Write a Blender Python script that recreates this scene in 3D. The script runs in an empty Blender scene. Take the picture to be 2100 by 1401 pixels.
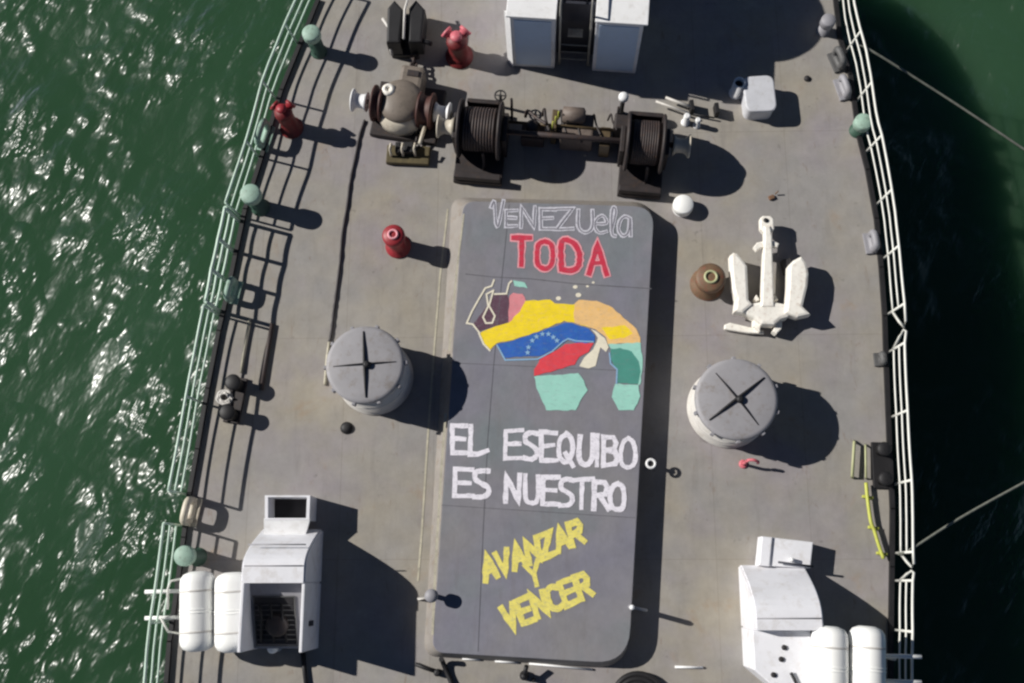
import bpy, bmesh, math, random
from mathutils import Vector, Matrix

random.seed(7)
SC = bpy.context.scene
COL = SC.collection

# ------------------------------------------------------------------ camera
CAM_H = 21.0
F = 2100.0
NAD = (1120.0, 1200.0)
_w = Vector((-(NAD[0] - 1050) / F, (NAD[1] - 700.5) / F, 1)).normalized()
_u = (Vector((1, 0, 0)) - _w * _w.x).normalized()
_v = _w.cross(_u)
ROT = Matrix((_u, _v, _w))
cam_data = bpy.data.cameras.new('camera')
cam_data.sensor_width = 36.0
cam_data.lens = 36.0
cam_data.clip_start = 0.1
cam_data.clip_end = 3000
cam = bpy.data.objects.new('camera', cam_data)
cam.matrix_world = Matrix.Translation((0, 0, CAM_H)) @ ROT.to_4x4()
COL.objects.link(cam)
SC.camera = cam
SC.cycles.filter_width = 2.4

# ------------------------------------------------------------------ sky, sun, exposure
SUN_EL = math.radians(35)
SUN_DIR = Vector((-0.965 * math.cos(SUN_EL), 0.262 * math.cos(SUN_EL), math.sin(SUN_EL))).normalized()
world = bpy.data.worlds.new('World')
SC.world = world
world.use_nodes = True
nt = world.node_tree
nt.nodes.clear()
wo = nt.nodes.new('ShaderNodeOutputWorld')
bg = nt.nodes.new('ShaderNodeBackground')
sky = nt.nodes.new('ShaderNodeTexSky')
sky.sky_type = 'NISHITA'
sky.sun_disc = False
sky.sun_elevation = SUN_EL
sky.altitude = 2600
sky.air_density = 0.55
sky.dust_density = 0.2
sky.sun_rotation = math.atan2(SUN_DIR.x, SUN_DIR.y)
bg.inputs['Strength'].default_value = 0.05
nt.links.new(sky.outputs[0], bg.inputs['Color'])
nt.links.new(bg.outputs[0], wo.inputs['Surface'])
sun_data = bpy.data.lights.new('sun', 'SUN')
sun_data.energy = 5.0
sun_data.angle = math.radians(0.5)
sun_data.color = (1.0, 0.965, 0.91)
sun = bpy.data.objects.new('sun', sun_data)
sun.rotation_euler = SUN_DIR.to_track_quat('Z', 'Y').to_euler()
sun.location = (-20, 6, 20)
COL.objects.link(sun)
SC.view_settings.view_transform = 'Standard'
SC.view_settings.look = 'None'
SC.view_settings.exposure = 0.0
SC.view_settings.gamma = 1.0

WATER_Z = -3.25


def P(px, py, z=0.0):
    """the point at height z on the sight line of photo position (px, py)"""
    d = ROT @ Vector(((px - 1050) / F, -(py - 700.5) / F, -1))
    t = (z - CAM_H) / d.z
    return Vector((d.x * t, d.y * t, z))


# ------------------------------------------------------------------ materials
def srgb(r, g, b):
    def f(c):
        c /= 255.0
        return c / 12.92 if c <= 0.04045 else ((c + 0.055) / 1.055) ** 2.4
    return (f(r), f(g), f(b), 1.0)


MATS = {}


def paint(name, col, rough=0.55, var=0.12, scale=3.0, dirt=None, dirt_amt=0.25, metal=0.0, bump=0.0, wear=0.0):
    """painted or bare surface with uneven tone and dirt blotches"""
    if name in MATS:
        return MATS[name]
    m = bpy.data.materials.new(name)
    m.use_nodes = True
    t = m.node_tree
    b = t.nodes['Principled BSDF']
    b.inputs['Roughness'].default_value = rough
    b.inputs['Metallic'].default_value = metal
    tc = t.nodes.new('ShaderNodeTexCoord')
    n = t.nodes.new('ShaderNodeTexNoise')
    n.inputs['Scale'].default_value = scale
    n.inputs['Detail'].default_value = 6
    n.inputs['Roughness'].default_value = 0.65
    t.links.new(tc.outputs['Object'], n.inputs['Vector'])
    mp = t.nodes.new('ShaderNodeMapRange')
    mp.inputs[1].default_value = 0.3
    mp.inputs[2].default_value = 0.7
    mp.inputs[3].default_value = 1 - var
    mp.inputs[4].default_value = 1 + var
    t.links.new(n.outputs['Fac'], mp.inputs[0])
    mx = t.nodes.new('ShaderNodeMix')
    mx.data_type = 'RGBA'
    mx.blend_type = 'MULTIPLY'
    mx.inputs['Factor'].default_value = 1
    mx.inputs['A'].default_value = col
    t.links.new(mp.outputs[0], mx.inputs['B'])
    out = mx.outputs['Result']
    if dirt:
        n2 = t.nodes.new('ShaderNodeTexNoise')
        n2.inputs['Scale'].default_value = scale * 2.3
        n2.inputs['Detail'].default_value = 8
        n2.inputs['Roughness'].default_value = 0.7
        t.links.new(tc.outputs['Object'], n2.inputs['Vector'])
        r = t.nodes.new('ShaderNodeMapRange')
        r.inputs[1].default_value = 0.52
        r.inputs[2].default_value = 0.68
        r.inputs[3].default_value = 0
        r.inputs[4].default_value = dirt_amt
        t.links.new(n2.outputs['Fac'], r.inputs[0])
        m2 = t.nodes.new('ShaderNodeMix')
        m2.data_type = 'RGBA'
        m2.inputs['B'].default_value = dirt
        t.links.new(r.outputs[0], m2.inputs['Factor'])
        t.links.new(out, m2.inputs['A'])
        out = m2.outputs['Result']
    if wear:
        # brush coverage: thin streaks and rubbed spots where the grey lid shows
        mw_ = t.nodes.new('ShaderNodeMapping')
        mw_.inputs['Scale'].default_value = (1.0, 2.6, 1)
        mw_.inputs['Rotation'].default_value = (0, 0, 0.5)
        t.links.new(tc.outputs['Object'], mw_.inputs['Vector'])
        n3 = t.nodes.new('ShaderNodeTexNoise')
        n3.inputs['Scale'].default_value = 7.0
        n3.inputs['Detail'].default_value = 9
        n3.inputs['Roughness'].default_value = 0.75
        t.links.new(mw_.outputs[0], n3.inputs['Vector'])
        r3 = t.nodes.new('ShaderNodeMapRange')
        r3.inputs[1].default_value = 0.52
        r3.inputs[2].default_value = 0.70
        r3.inputs[3].default_value = 0
        r3.inputs[4].default_value = wear
        t.links.new(n3.outputs['Fac'], r3.inputs[0])
        m3 = t.nodes.new('ShaderNodeMix')
        m3.data_type = 'RGBA'
        m3.inputs['B'].default_value = srgb(124, 123, 132)
        t.links.new(r3.outputs[0], m3.inputs['Factor'])
        t.links.new(out, m3.inputs['A'])
        out = m3.outputs['Result']
    t.links.new(out, b.inputs['Base Color'])
    if bump:
        bp = t.nodes.new('ShaderNodeBump')
        bp.inputs['Strength'].default_value = 0.4
        bp.inputs['Distance'].default_value = bump
        t.links.new(n.outputs['Fac'], bp.inputs['Height'])
        t.links.new(bp.outputs[0], b.inputs['Normal'])
    MATS[name] = m
    return m


def noise_node(t, vec, scale, detail=4, rough=0.6, dist=0.0):
    n = t.nodes.new('ShaderNodeTexNoise')
    n.inputs['Scale'].default_value = scale
    n.inputs['Detail'].default_value = detail
    n.inputs['Roughness'].default_value = rough
    n.inputs['Distortion'].default_value = dist
    t.links.new(vec, n.inputs['Vector'])
    return n.outputs['Fac']


def ramp_node(t, fac, a, b, lo=0.0, hi=1.0):
    r = t.nodes.new('ShaderNodeMapRange')
    r.inputs[1].default_value = a
    r.inputs[2].default_value = b
    r.inputs[3].default_value = lo
    r.inputs[4].default_value = hi
    t.links.new(fac, r.inputs[0])
    return r.outputs[0]


def mix_node(t, fac, a, b, mode='MIX'):
    m = t.nodes.new('ShaderNodeMix')
    m.data_type = 'RGBA'
    m.blend_type = mode
    for sock, val in (('Factor', fac), ('A', a), ('B', b)):
        if isinstance(val, (tuple, float, int)):
            m.inputs[sock].default_value = val
        else:
            t.links.new(val, m.inputs[sock])
    return m.outputs['Result']


def deck_material(name, base, warm, cool, stain=True):
    m = bpy.data.materials.new(name)
    m.use_nodes = True
    t = m.node_tree
    b = t.nodes['Principled BSDF']
    tc = t.nodes.new('ShaderNodeTexCoord')
    o = tc.outputs['Object']
    mp = t.nodes.new('ShaderNodeMapping')
    mp.inputs['Location'].default_value = (13.7, 4.1, 2.0)
    t.links.new(o, mp.inputs['Vector'])
    o2 = mp.outputs[0]
    c = mix_node(t, ramp_node(t, noise_node(t, o, 0.45, 3), 0.38, 0.66), base, warm)
    c = mix_node(t, ramp_node(t, noise_node(t, o2, 0.55, 3), 0.48, 0.7), c, cool)
    g = ramp_node(t, noise_node(t, o2, 2.4, 8, 0.72), 0.3, 0.72, 0.87, 1.10)
    c = mix_node(t, 1.0, c, g, 'MULTIPLY')
    # streaks of wear and washed dirt running along the ship
    ms = t.nodes.new('ShaderNodeMapping')
    ms.inputs['Scale'].default_value = (3.2, 0.5, 1)
    t.links.new(o, ms.inputs['Vector'])
    s = ramp_node(t, noise_node(t, ms.outputs[0], 1.3, 6, 0.65), 0.55, 0.75, 0, 0.28)
    c = mix_node(t, s, c, srgb(110, 104, 100))
    if stain:
        r = ramp_node(t, noise_node(t, o, 0.9, 7, 0.7, 0.4), 0.60, 0.74, 0, 0.4)
        c = mix_node(t, r, c, srgb(150, 118, 86))
        k = ramp_node(t, noise_node(t, o2, 4.2, 5, 0.6), 0.66, 0.76, 0, 0.45)
        c = mix_node(t, k, c, srgb(84, 78, 76))
        w = ramp_node(t, noise_node(t, o2, 1.15, 6, 0.7), 0.64, 0.78, 0, 0.35)
        c = mix_node(t, w, c, srgb(196, 192, 186))
    if stain:
        br = t.nodes.new('ShaderNodeTexBrick')
        br.inputs['Scale'].default_value = 1.0
        br.inputs['Brick Width'].default_value = 1.9
        br.inputs['Row Height'].default_value = 4.6
        br.inputs['Mortar Size'].default_value = 0.012
        br.inputs['Mortar Smooth'].default_value = 0.6
        br.offset = 0.0
        br.inputs['Color1'].default_value = (1, 1, 1, 1)
        br.inputs['Color2'].default_value = (0.93, 0.93, 0.94, 1)
        br.inputs['Mortar'].default_value = (0.80, 0.78, 0.77, 1)
        t.links.new(o2, br.inputs['Vector'])
        c = mix_node(t, 0.75, c, br.outputs['Color'], 'MULTIPLY')
        # rust weeping and bare scrapes
        mr = t.nodes.new('ShaderNodeMapping')
        mr.inputs['Scale'].default_value = (2.2, 0.8, 1)
        t.links.new(o2, mr.inputs['Vector'])
        q = ramp_node(t, noise_node(t, mr.outputs[0], 1.9, 9, 0.75, 0.8), 0.60, 0.72, 0, 0.6)
        c = mix_node(t, q, c, srgb(118, 92, 74))
        q = ramp_node(t, noise_node(t, mr.outputs[0], 5.5, 6, 0.7, 1.2), 0.69, 0.74, 0, 0.6)
        c = mix_node(t, q, c, srgb(188, 184, 178))
    t.links.new(c, b.inputs['Base Color'])
    b.inputs['Roughness'].default_value = 0.72
    b.inputs['Specular IOR Level'].default_value = 0.25
    bp = t.nodes.new('ShaderNodeBump')
    bp.inputs['Strength'].default_value = 0.25
    bp.inputs['Distance'].default_value = 0.02
    t.links.new(noise_node(t, o, 9, 6, 0.7), bp.inputs['Height'])
    t.links.new(bp.outputs[0], b.inputs['Normal'])
    return m


def water_material():
    m = bpy.data.materials.new('green_water')
    m.use_nodes = True
    t = m.node_tree
    b = t.nodes['Principled BSDF']
    tc = t.nodes.new('ShaderNodeTexCoord')
    rot = t.nodes.new('ShaderNodeMapping')
    rot.inputs['Rotation'].default_value = (0, 0, math.radians(-60))
    t.links.new(tc.outputs['Object'], rot.inputs['Vector'])
    sc = t.nodes.new('ShaderNodeMapping')
    sc.inputs['Scale'].default_value = (0.62, 1.25, 1)
    t.links.new(rot.outputs[0], sc.inputs['Vector'])
    v = sc.outputs[0]
    c = mix_node(t, ramp_node(t, noise_node(t, v, 0.12, 4), 0.35, 0.7), (0.023, 0.062, 0.029, 1), (0.034, 0.084, 0.044, 1))
    # light scattered back from below the surface (even, green) under a rippled mirror
    t.nodes.remove(b)
    dif = t.nodes.new('ShaderNodeSubsurfaceScattering')
    dif.falloff = 'BURLEY'
    dif.inputs['Scale'].default_value = 1.7
    dif.inputs['Radius'].default_value = (0.7, 1.0, 0.8)
    t.links.new(c, dif.inputs['Color'])
    gl = t.nodes.new('ShaderNodeBsdfGlossy')
    gl.inputs['Roughness'].default_value = 0.22
    gl2 = t.nodes.new('ShaderNodeBsdfGlossy')
    gl2.inputs['Roughness'].default_value = 0.36
    gm = t.nodes.new('ShaderNodeMixShader')
    gm.inputs[0].default_value = 0.5
    t.links.new(gl.outputs[0], gm.inputs[1])
    t.links.new(gl2.outputs[0], gm.inputs[2])
    fr = t.nodes.new('ShaderNodeFresnel')
    fr.inputs['IOR'].default_value = 1.33
    ms = t.nodes.new('ShaderNodeMixShader')
    t.links.new(fr.outputs[0], ms.inputs[0])
    t.links.new(dif.outputs[0], ms.inputs[1])
    t.links.new(gm.outputs[0], ms.inputs[2])
    t.links.new(ms.outputs[0], t.nodes['Material Output'].inputs['Surface'])
    # wind chop: coarse swell, waves gathered in gusty patches, ripples on top
    n1 = noise_node(t, v, 0.35, 2, 0.5, 0.2)
    n2 = noise_node(t, v, 1.05, 3, 0.52, 0.15)
    n3 = noise_node(t, v, 3.0, 2, 0.5, 0.1)
    patch = ramp_node(t, noise_node(t, tc.outputs['Object'], 0.30, 3, 0.6), 0.40, 0.66, 0.22, 1.0)

    def mul(a, k):
        q = t.nodes.new('ShaderNodeMath')
        q.operation = 'MULTIPLY'
        t.links.new(a, q.inputs[0])
        if isinstance(k, float):
            q.inputs[1].default_value = k
        else:
            t.links.new(k, q.inputs[1])
        return q.outputs[0]

    def add(a, c2):
        q = t.nodes.new('ShaderNodeMath')
        q.operation = 'ADD'
        t.links.new(a, q.inputs[0])
        t.links.new(c2, q.inputs[1])
        return q.outputs[0]
    fine = mul(add(mul(n2, 0.50), mul(n3, 0.17)), patch)
    h = add(mul(n1, 0.65), fine)
    bp = t.nodes.new('ShaderNodeBump')
    bp.inputs['Strength'].default_value = 1.0
    bp.inputs['Distance'].default_value = 1.0
    t.links.new(h, bp.inputs['Height'])
    t.links.new(bp.outputs[0], gl.inputs['Normal'])
    t.links.new(bp.outputs[0], gl2.inputs['Normal'])
    t.links.new(bp.outputs[0], fr.inputs['Normal'])
    return m


RUST = srgb(120, 78, 50)
M_DECK = deck_material('deck_paint', srgb(150, 147, 144), srgb(158, 151, 138), srgb(150, 144, 146))
M_LID = deck_material('hatch_paint', srgb(127, 126, 137), srgb(134, 132, 134), srgb(122, 128, 132), stain=False)
M_COAM = paint('coaming_paint', srgb(140, 134, 128), 0.6, 0.14, 2.5, srgb(122, 104, 84), 0.5)
M_EDGE = paint('worn_edge_paint', srgb(186, 180, 160), 0.6, 0.2, 5, srgb(120, 116, 110), 0.6)
M_WHITE = paint('white_paint', srgb(238, 238, 238), 0.45, 0.05, 2.0, srgb(176, 168, 156), 0.3)
M_RAFT = paint('raft_gelcoat', srgb(251, 251, 247), 0.35, 0.02, 2.0)
M_OFFW = paint('cream_paint', srgb(205, 196, 178), 0.5, 0.1, 3.0, RUST, 0.35)
M_ANCH = paint('anchor_white_paint', srgb(246, 242, 232), 0.55, 0.08, 5.0, srgb(160, 120, 90), 0.4, bump=0.02)
M_PANEL = paint('panel_sky_shade_tint', srgb(186, 206, 232), 0.5, 0.05, 1.5, srgb(170, 186, 200), 0.3)  # blue tint puts the sky-lit shade of the white front into the colour
M_HOUSE = paint('house_grey_white_paint', srgb(232, 232, 236), 0.5, 0.06, 1.6, srgb(176, 166, 152), 0.35)
M_GREY = paint('grey_paint', srgb(146, 145, 150), 0.55, 0.1, 2.0, srgb(120, 110, 100), 0.3)
M_VENT = paint('vent_grey_paint', srgb(154, 152, 155), 0.6, 0.09, 2.2, srgb(120, 108, 94), 0.5)
M_VENTW = paint('vent_pale_paint', srgb(206, 202, 196), 0.5, 0.1, 2.0, srgb(150, 140, 125), 0.3)
M_GREEN = paint('pale_green_paint', srgb(152, 180, 164), 0.6, 0.14, 4.0, srgb(104, 108, 96), 0.6)
M_DGREEN = paint('dark_green_paint', srgb(58, 86, 72), 0.5, 0.15, 4.0)
M_RAILG = paint('rail_pale_green_paint', srgb(198, 220, 204), 0.45, 0.12, 2.0)
M_RAILW = paint('rail_white_paint', srgb(222, 222, 214), 0.45, 0.08, 2.0)
M_DARKG = paint('dark_grey_paint', srgb(92, 92, 92), 0.6, 0.25, 4.0, srgb(60, 56, 52), 0.5)
M_LOCK = paint('locker_grey_white_paint', srgb(204, 205, 210), 0.5, 0.08, 3.0, srgb(160, 156, 150), 0.4)
M_BLACK = paint('black_paint', srgb(30, 29, 31), 0.6, 0.3, 3.0)
M_HULL = paint('hull_paint', srgb(34, 36, 38), 0.5, 0.25, 0.6)
M_WINCH = paint('winch_brown_paint', srgb(62, 53, 52), 0.6, 0.25, 5.0, srgb(96, 68, 46), 0.55)
M_WINCHD = paint('winch_dark_paint', srgb(48, 42, 42), 0.6, 0.3, 5.0, srgb(84, 60, 40), 0.4)
M_BRASS = paint('oily_ochre_paint', srgb(92, 78, 56), 0.5, 0.25, 6.0, srgb(60, 48, 36), 0.6)
M_RED = paint('red_paint', srgb(150, 42, 50), 0.5, 0.15, 5.0, srgb(110, 40, 36), 0.5)
M_DRED = paint('hydrant_shaded_red', srgb(112, 30, 32), 0.55, 0.2, 5.0, srgb(60, 30, 28), 0.6)  # red darkened so the shade on the hydrant bodies is in the colour
M_PINK = paint('pink_red_paint', srgb(206, 108, 118), 0.5, 0.15, 7.0, srgb(150, 50, 60), 0.5)
M_OLIVE = paint('olive_rust_paint', srgb(116, 92, 70), 0.6, 0.25, 5.0, srgb(150, 70, 58), 0.6)
M_YEL = paint('yellow_paint', srgb(186, 190, 84), 0.5, 0.12, 5.0, srgb(140, 130, 60), 0.4)
M_PYEL = paint('pale_yellow_paint', srgb(180, 182, 140), 0.5, 0.12, 5.0)
M_ROPE = paint('grey_rope', srgb(120, 122, 112), 0.9, 0.3, 8.0)
M_CABLE = paint('dark_cable', srgb(72, 68, 70), 0.7, 0.3, 4.0)
M_SEAM = paint('seam_dark', srgb(98, 97, 103), 0.8, 0.3, 4.0)
M_DARK = paint('dark_interior', srgb(40, 38, 40), 0.7, 0.3, 4.0)
M_NAVY = paint('dark_door_paint', srgb(44, 46, 56), 0.6, 0.2, 3.0)
M_STEEL = paint('bare_steel', srgb(150, 148, 142), 0.45, 0.15, 5.0, RUST, 0.3, metal=0.3)
# lettering and map paints
M_LW = paint('lettering_white', srgb(238, 234, 242), 0.6, 0.06, 6.0, srgb(150, 148, 158), 0.6, wear=0.5)
M_LOUT = paint('lettering_outline_white', srgb(206, 205, 214), 0.6, 0.1, 7.0, srgb(140, 138, 148), 0.7, wear=0.5)
M_LIN = paint('lettering_outline_inside', srgb(132, 130, 138), 0.6, 0.15, 9.0, wear=0.5)
M_LR = paint('lettering_red', srgb(204, 46, 72), 0.6, 0.14, 7.0, srgb(150, 84, 96), 0.7, wear=0.5)
M_LP = paint('lettering_pink', srgb(232, 160, 168), 0.6, 0.12, 9.0, srgb(200, 130, 140), 0.5, wear=0.5)
M_LY = paint('lettering_yellow', srgb(234, 220, 112), 0.6, 0.12, 7.0, srgb(172, 172, 140), 0.7, wear=0.5)
M_MY = paint('map_yellow', srgb(248, 218, 30), 0.6, 0.08, 5.0, srgb(240, 196, 120), 0.5, wear=0.35)
M_MO = paint('map_orange', srgb(238, 194, 130), 0.6, 0.08, 4.0, srgb(244, 190, 90), 0.8, wear=0.35)
M_MB = paint('map_blue', srgb(40, 96, 182), 0.6, 0.12, 5.0, srgb(50, 130, 170), 0.5, wear=0.35)
M_MR = paint('map_red', srgb(224, 66, 76), 0.6, 0.1, 5.0, srgb(190, 60, 100), 0.4, wear=0.35)
M_MT = paint('map_teal', srgb(156, 212, 196), 0.6, 0.06, 4.0, srgb(180, 220, 210), 0.4, wear=0.35)
M_MD = paint('map_dark_teal', srgb(74, 146, 132), 0.6, 0.08, 4.0, wear=0.35)
M_ML = paint('map_light_blue', srgb(140, 180, 212), 0.6, 0.1, 6.0, wear=0.35)
M_MP = paint('map_pink', srgb(222, 140, 146), 0.6, 0.1, 5.0, srgb(210, 100, 110), 0.5, wear=0.35)
M_MV = paint('map_mauve', srgb(92, 62, 78), 0.6, 0.15, 5.0, srgb(120, 116, 122), 0.6, wear=0.35)
M_MC = paint('map_cream', srgb(234, 226, 204), 0.6, 0.06, 5.0, wear=0.35)


# ------------------------------------------------------------------ mesh helpers
class MB:
    """collects shapes and links them as one mesh object"""

    def __init__(self):
        self.bm = bmesh.new()

    def faces(self, verts, faces, smooth=False):
        vs = [self.bm.verts.new(v) for v in verts]
        for f in faces:
            try:
                fc = self.bm.faces.new([vs[i] for i in f])
                fc.smooth = smooth
            except ValueError:
                pass
        return self

    def box(self, c, size, rz=0.0, bevel=0.0, rx=0.0):
        b2 = bmesh.new()
        bmesh.ops.create_cube(b2, size=1)
        bmesh.ops.scale(b2, vec=Vector(size), verts=b2.verts)
        if bevel:
            bmesh.ops.bevel(b2, geom=b2.edges[:], offset=bevel, segments=2, profile=0.6, affect='EDGES')
        M = Matrix.Translation(c) @ Matrix.Rotation(rz, 4, 'Z') @ Matrix.Rotation(rx, 4, 'X')
        bmesh.ops.transform(b2, matrix=M, verts=b2.verts)
        self._merge(b2)
        return self

    def _merge(self, b2):
        me = bpy.data.meshes.new('tmp')
        b2.to_mesh(me)
        b2.free()
        self.bm.from_mesh(me)
        bpy.data.meshes.remove(me)

    def tube(self, pts, r, n=8, closed=False):
        pts = [Vector(p) for p in pts]
        k = len(pts)
        rr = r if isinstance(r, (list, tuple)) else [r] * k
        rings = []
        up = Vector((0.31, 0.17, 0.93)).normalized()
        for i, p in enumerate(pts):
            if closed:
                d = pts[(i + 1) % k] - pts[i - 1]
            else:
                d = pts[min(i + 1, k - 1)] - pts[max(i - 1, 0)]
            d.normalize()
            a = d.cross(up)
            if a.length < 0.2:
                a = d.cross(Vector((1, 0, 0)))
            a.normalize()
            b = d.cross(a)
            rings.append([self.bm.verts.new(p + (a * math.cos(2 * math.pi * j / n) + b * math.sin(2 * math.pi * j / n)) * rr[i]) for j in range(n)])
        m = k if closed else k - 1
        for i in range(m):
            A, B = rings[i], rings[(i + 1) % k]
            for j in range(n):
                f = self.bm.faces.new((A[j], A[(j + 1) % n], B[(j + 1) % n], B[j]))
                f.smooth = True
        if not closed:
            self.bm.faces.new(list(reversed(rings[0])))
            self.bm.faces.new(rings[-1])
        return self

    def lathe(self, base, prof, axis=(0, 0, 1), n=32, smooth=True):
        """prof: list of (radius, distance along axis)"""
        q = Vector((0, 0, 1)).rotation_difference(Vector(axis).normalized())
        base = Vector(base)
        rings = []
        for r, h in prof:
            rings.append([self.bm.verts.new(base + q @ Vector((r * math.cos(2 * math.pi * j / n), r * math.sin(2 * math.pi * j / n), h))) for j in range(n)])
        for i in range(len(rings) - 1):
            A, B = rings[i], rings[i + 1]
            a, b = prof[i], prof[i + 1]
            for j in range(n):
                f = self.bm.faces.new((A[j], A[(j + 1) % n], B[(j + 1) % n], B[j]))
                f.smooth = smooth
        self.bm.faces.new(list(reversed(rings[0])))
        self.bm.faces.new(rings[-1])
        return self

    def prism(self, pts, z0, z1, bevel=0.0, top_inset=None):
        """closed outline (world xy) from z0 to z1"""
        b2 = bmesh.new()
        n = len(pts)
        tp = top_inset or pts
        lo = [b2.verts.new((p[0], p[1], z0)) for p in pts]
        hi = [b2.verts.new((p[0], p[1], z1)) for p in tp]
        b2.faces.new(list(reversed(lo)))
        top = b2.faces.new(hi)
        for i in range(n):
            b2.faces.new((lo[i], lo[(i + 1) % n], hi[(i + 1) % n], hi[i]))
        bmesh.ops.recalc_face_normals(b2, faces=b2.faces[:])
        if bevel:
            bmesh.ops.bevel(b2, geom=list(top.edges), offset=bevel, segments=2, profile=0.5, affect='EDGES')
        self._merge(b2)
        return self

    def sheet(self, pts, z):
        self.bm.faces.new([self.bm.verts.new((p[0], p[1], z)) for p in pts])
        return self

    def ribbon(self, pts, w, z, closed=False):
        """flat painted stroke of width w at height z"""
        pts = [Vector((p[0], p[1])) for p in pts]
        k = len(pts)
        if not closed:
            d = (pts[0] - pts[1]).normalized()
            w0 = w[0] if isinstance(w, list) else w
            pts[0] = pts[0] + d * w0 * 0.4
            d = (pts[-1] - pts[-2]).normalized()
            pts[-1] = pts[-1] + d * w0 * 0.4
        L, R = [], []
        for i in range(k):
            if closed:
                a, b = pts[i - 1], pts[(i + 1) % k]
            else:
                a, b = pts[max(i - 1, 0)], pts[min(i + 1, k - 1)]
            d1 = (pts[i] - a).normalized() if (pts[i] - a).length > 1e-9 else None
            d2 = (b - pts[i]).normalized() if (b - pts[i]).length > 1e-9 else None
            d1 = d1 or d2
            d2 = d2 or d1
            n1 = Vector((-d1.y, d1.x))
            n2 = Vector((-d2.y, d2.x))
            nn = n1 + n2
            if nn.length < 0.3:
                nn = n1
            nn.normalize()
            c = max(0.45, nn.dot(n1))
            wi = w[i] if isinstance(w, list) else w
            off = nn * (wi / 2 / c)
            zi = z + 0.00006 * i
            L.append(self.bm.verts.new((pts[i].x + off.x, pts[i].y + off.y, zi)))
            R.append(self.bm.verts.new((pts[i].x - off.x, pts[i].y - off.y, zi)))
        m = k if closed else k - 1
        for i in range(m):
            j = (i + 1) % k
            self.bm.faces.new((R[i], R[j], L[j], L[i]))
        return self

    def build(self, name, mat, parent=None, label=None, shade=False):
        bmesh.ops.recalc_face_normals(self.bm, faces=self.bm.faces[:])
        me = bpy.data.meshes.new(name)
        self.bm.to_mesh(me)
        self.bm.free()
        me.materials.append(mat)
        o = bpy.data.objects.new(name, me)
        COL.objects.link(o)
        if parent:
            o.parent = parent
            o.matrix_parent_inverse = world_of(parent).inverted()
        if label:
            o['label'] = label
        return o


def world_of(o):
    m = o.matrix_basis.copy()
    if o.parent:
        m = world_of(o.parent) @ o.matrix_parent_inverse @ m
    return m


def thing(name, label, cat, loc=(0, 0, 0), group=None):
    o = bpy.data.objects.new(name, None)
    o.empty_display_size = 0.2
    o.location = loc
    COL.objects.link(o)
    o['label'] = label
    o['category'] = cat
    if group:
        o['group'] = group
    return o


def tag(o, label, cat, group=None):
    o['label'] = label
    o['category'] = cat
    if group:
        o['group'] = group
    return o


def struct(o):
    o['kind'] = 'structure'
    return o


def rounded(corners, radii, seg=8):
    """outline with rounded corners (list of 2-D points)"""
    out = []
    n = len(corners)
    for i in range(n):
        p = Vector(corners[i][:2])
        a = Vector(corners[i - 1][:2])
        b = Vector(corners[(i + 1) % n][:2])
        r = radii[i]
        da = (a - p).normalized()
        db = (b - p).normalized()
        s, e = p + da * r, p + db * r
        for k in range(seg + 1):
            t = k / seg
            out.append((s * (1 - t) ** 2 + p * 2 * t * (1 - t) + e * t * t))
    return out


def smooth_line(pts, per=6):
    """Catmull-Rom through the points"""
    pts = [Vector(p) for p in pts]
    out = []
    n = len(pts)
    for i in range(n - 1):
        p0, p1, p2, p3 = pts[max(i - 1, 0)], pts[i], pts[i + 1], pts[min(i + 2, n - 1)]
        for k in range(per):
            t = k / per
            out.append(0.5 * ((2 * p1) + (p2 - p0) * t + (2 * p0 - 5 * p1 + 4 * p2 - p3) * t * t + (3 * p1 - p0 - 3 * p2 + p3) * t ** 3))
    out.append(pts[-1])
    return out


def at_px(line, y):
    """x on a photo polyline at height y"""
    for (x0, y0), (x1, y1) in zip(line, line[1:]):
        if y0 <= y <= y1:
            return x0 + (x1 - x0) * (y - y0) / (y1 - y0)
    return line[-1][0] if y > line[-1][1] else line[0][0]


# ------------------------------------------------------------------ water, hull, deck
wm = MB()
S = 600
wm.sheet([(-S, -S), (S, -S), (S, S), (-S, S)], WATER_Z)
struct(wm.build('water', water_material()))

LEFT = [(650, 0), (612, 93), (574, 186), (533, 325), (500, 430), (480, 524), (462, 610), (446, 679), (423, 797), (402, 921), (386, 1011), (374, 1102), (360, 1210), (345, 1315), (338, 1401)]
RIGHT = [(1716, 0), (1725, 77), (1747, 155), (1764, 279), (1782, 350), (1800, 450), (1810, 550), (1817, 650), (1820, 744), (1827, 916), (1833, 1044), (1832, 1163), (1830, 1300), (1830, 1401)]
bow = [(1690, -70), (1640, -150), (1560, -225), (1440, -290), (1300, -325), (1160, -335), (1020, -320), (890, -275), (790, -205), (710, -110)]
tail = [(1826, 1700), (1800, 2300)]
head = [(270, 2300), (310, 1620)]
outline_px = list(reversed(LEFT)) + list(reversed(bow)) + RIGHT + tail + head
outline = [P(x, y, 0) for x, y in outline_px]
dk = MB()
dk.sheet(outline, 0)
struct(dk.build('deck', M_DECK))

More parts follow.
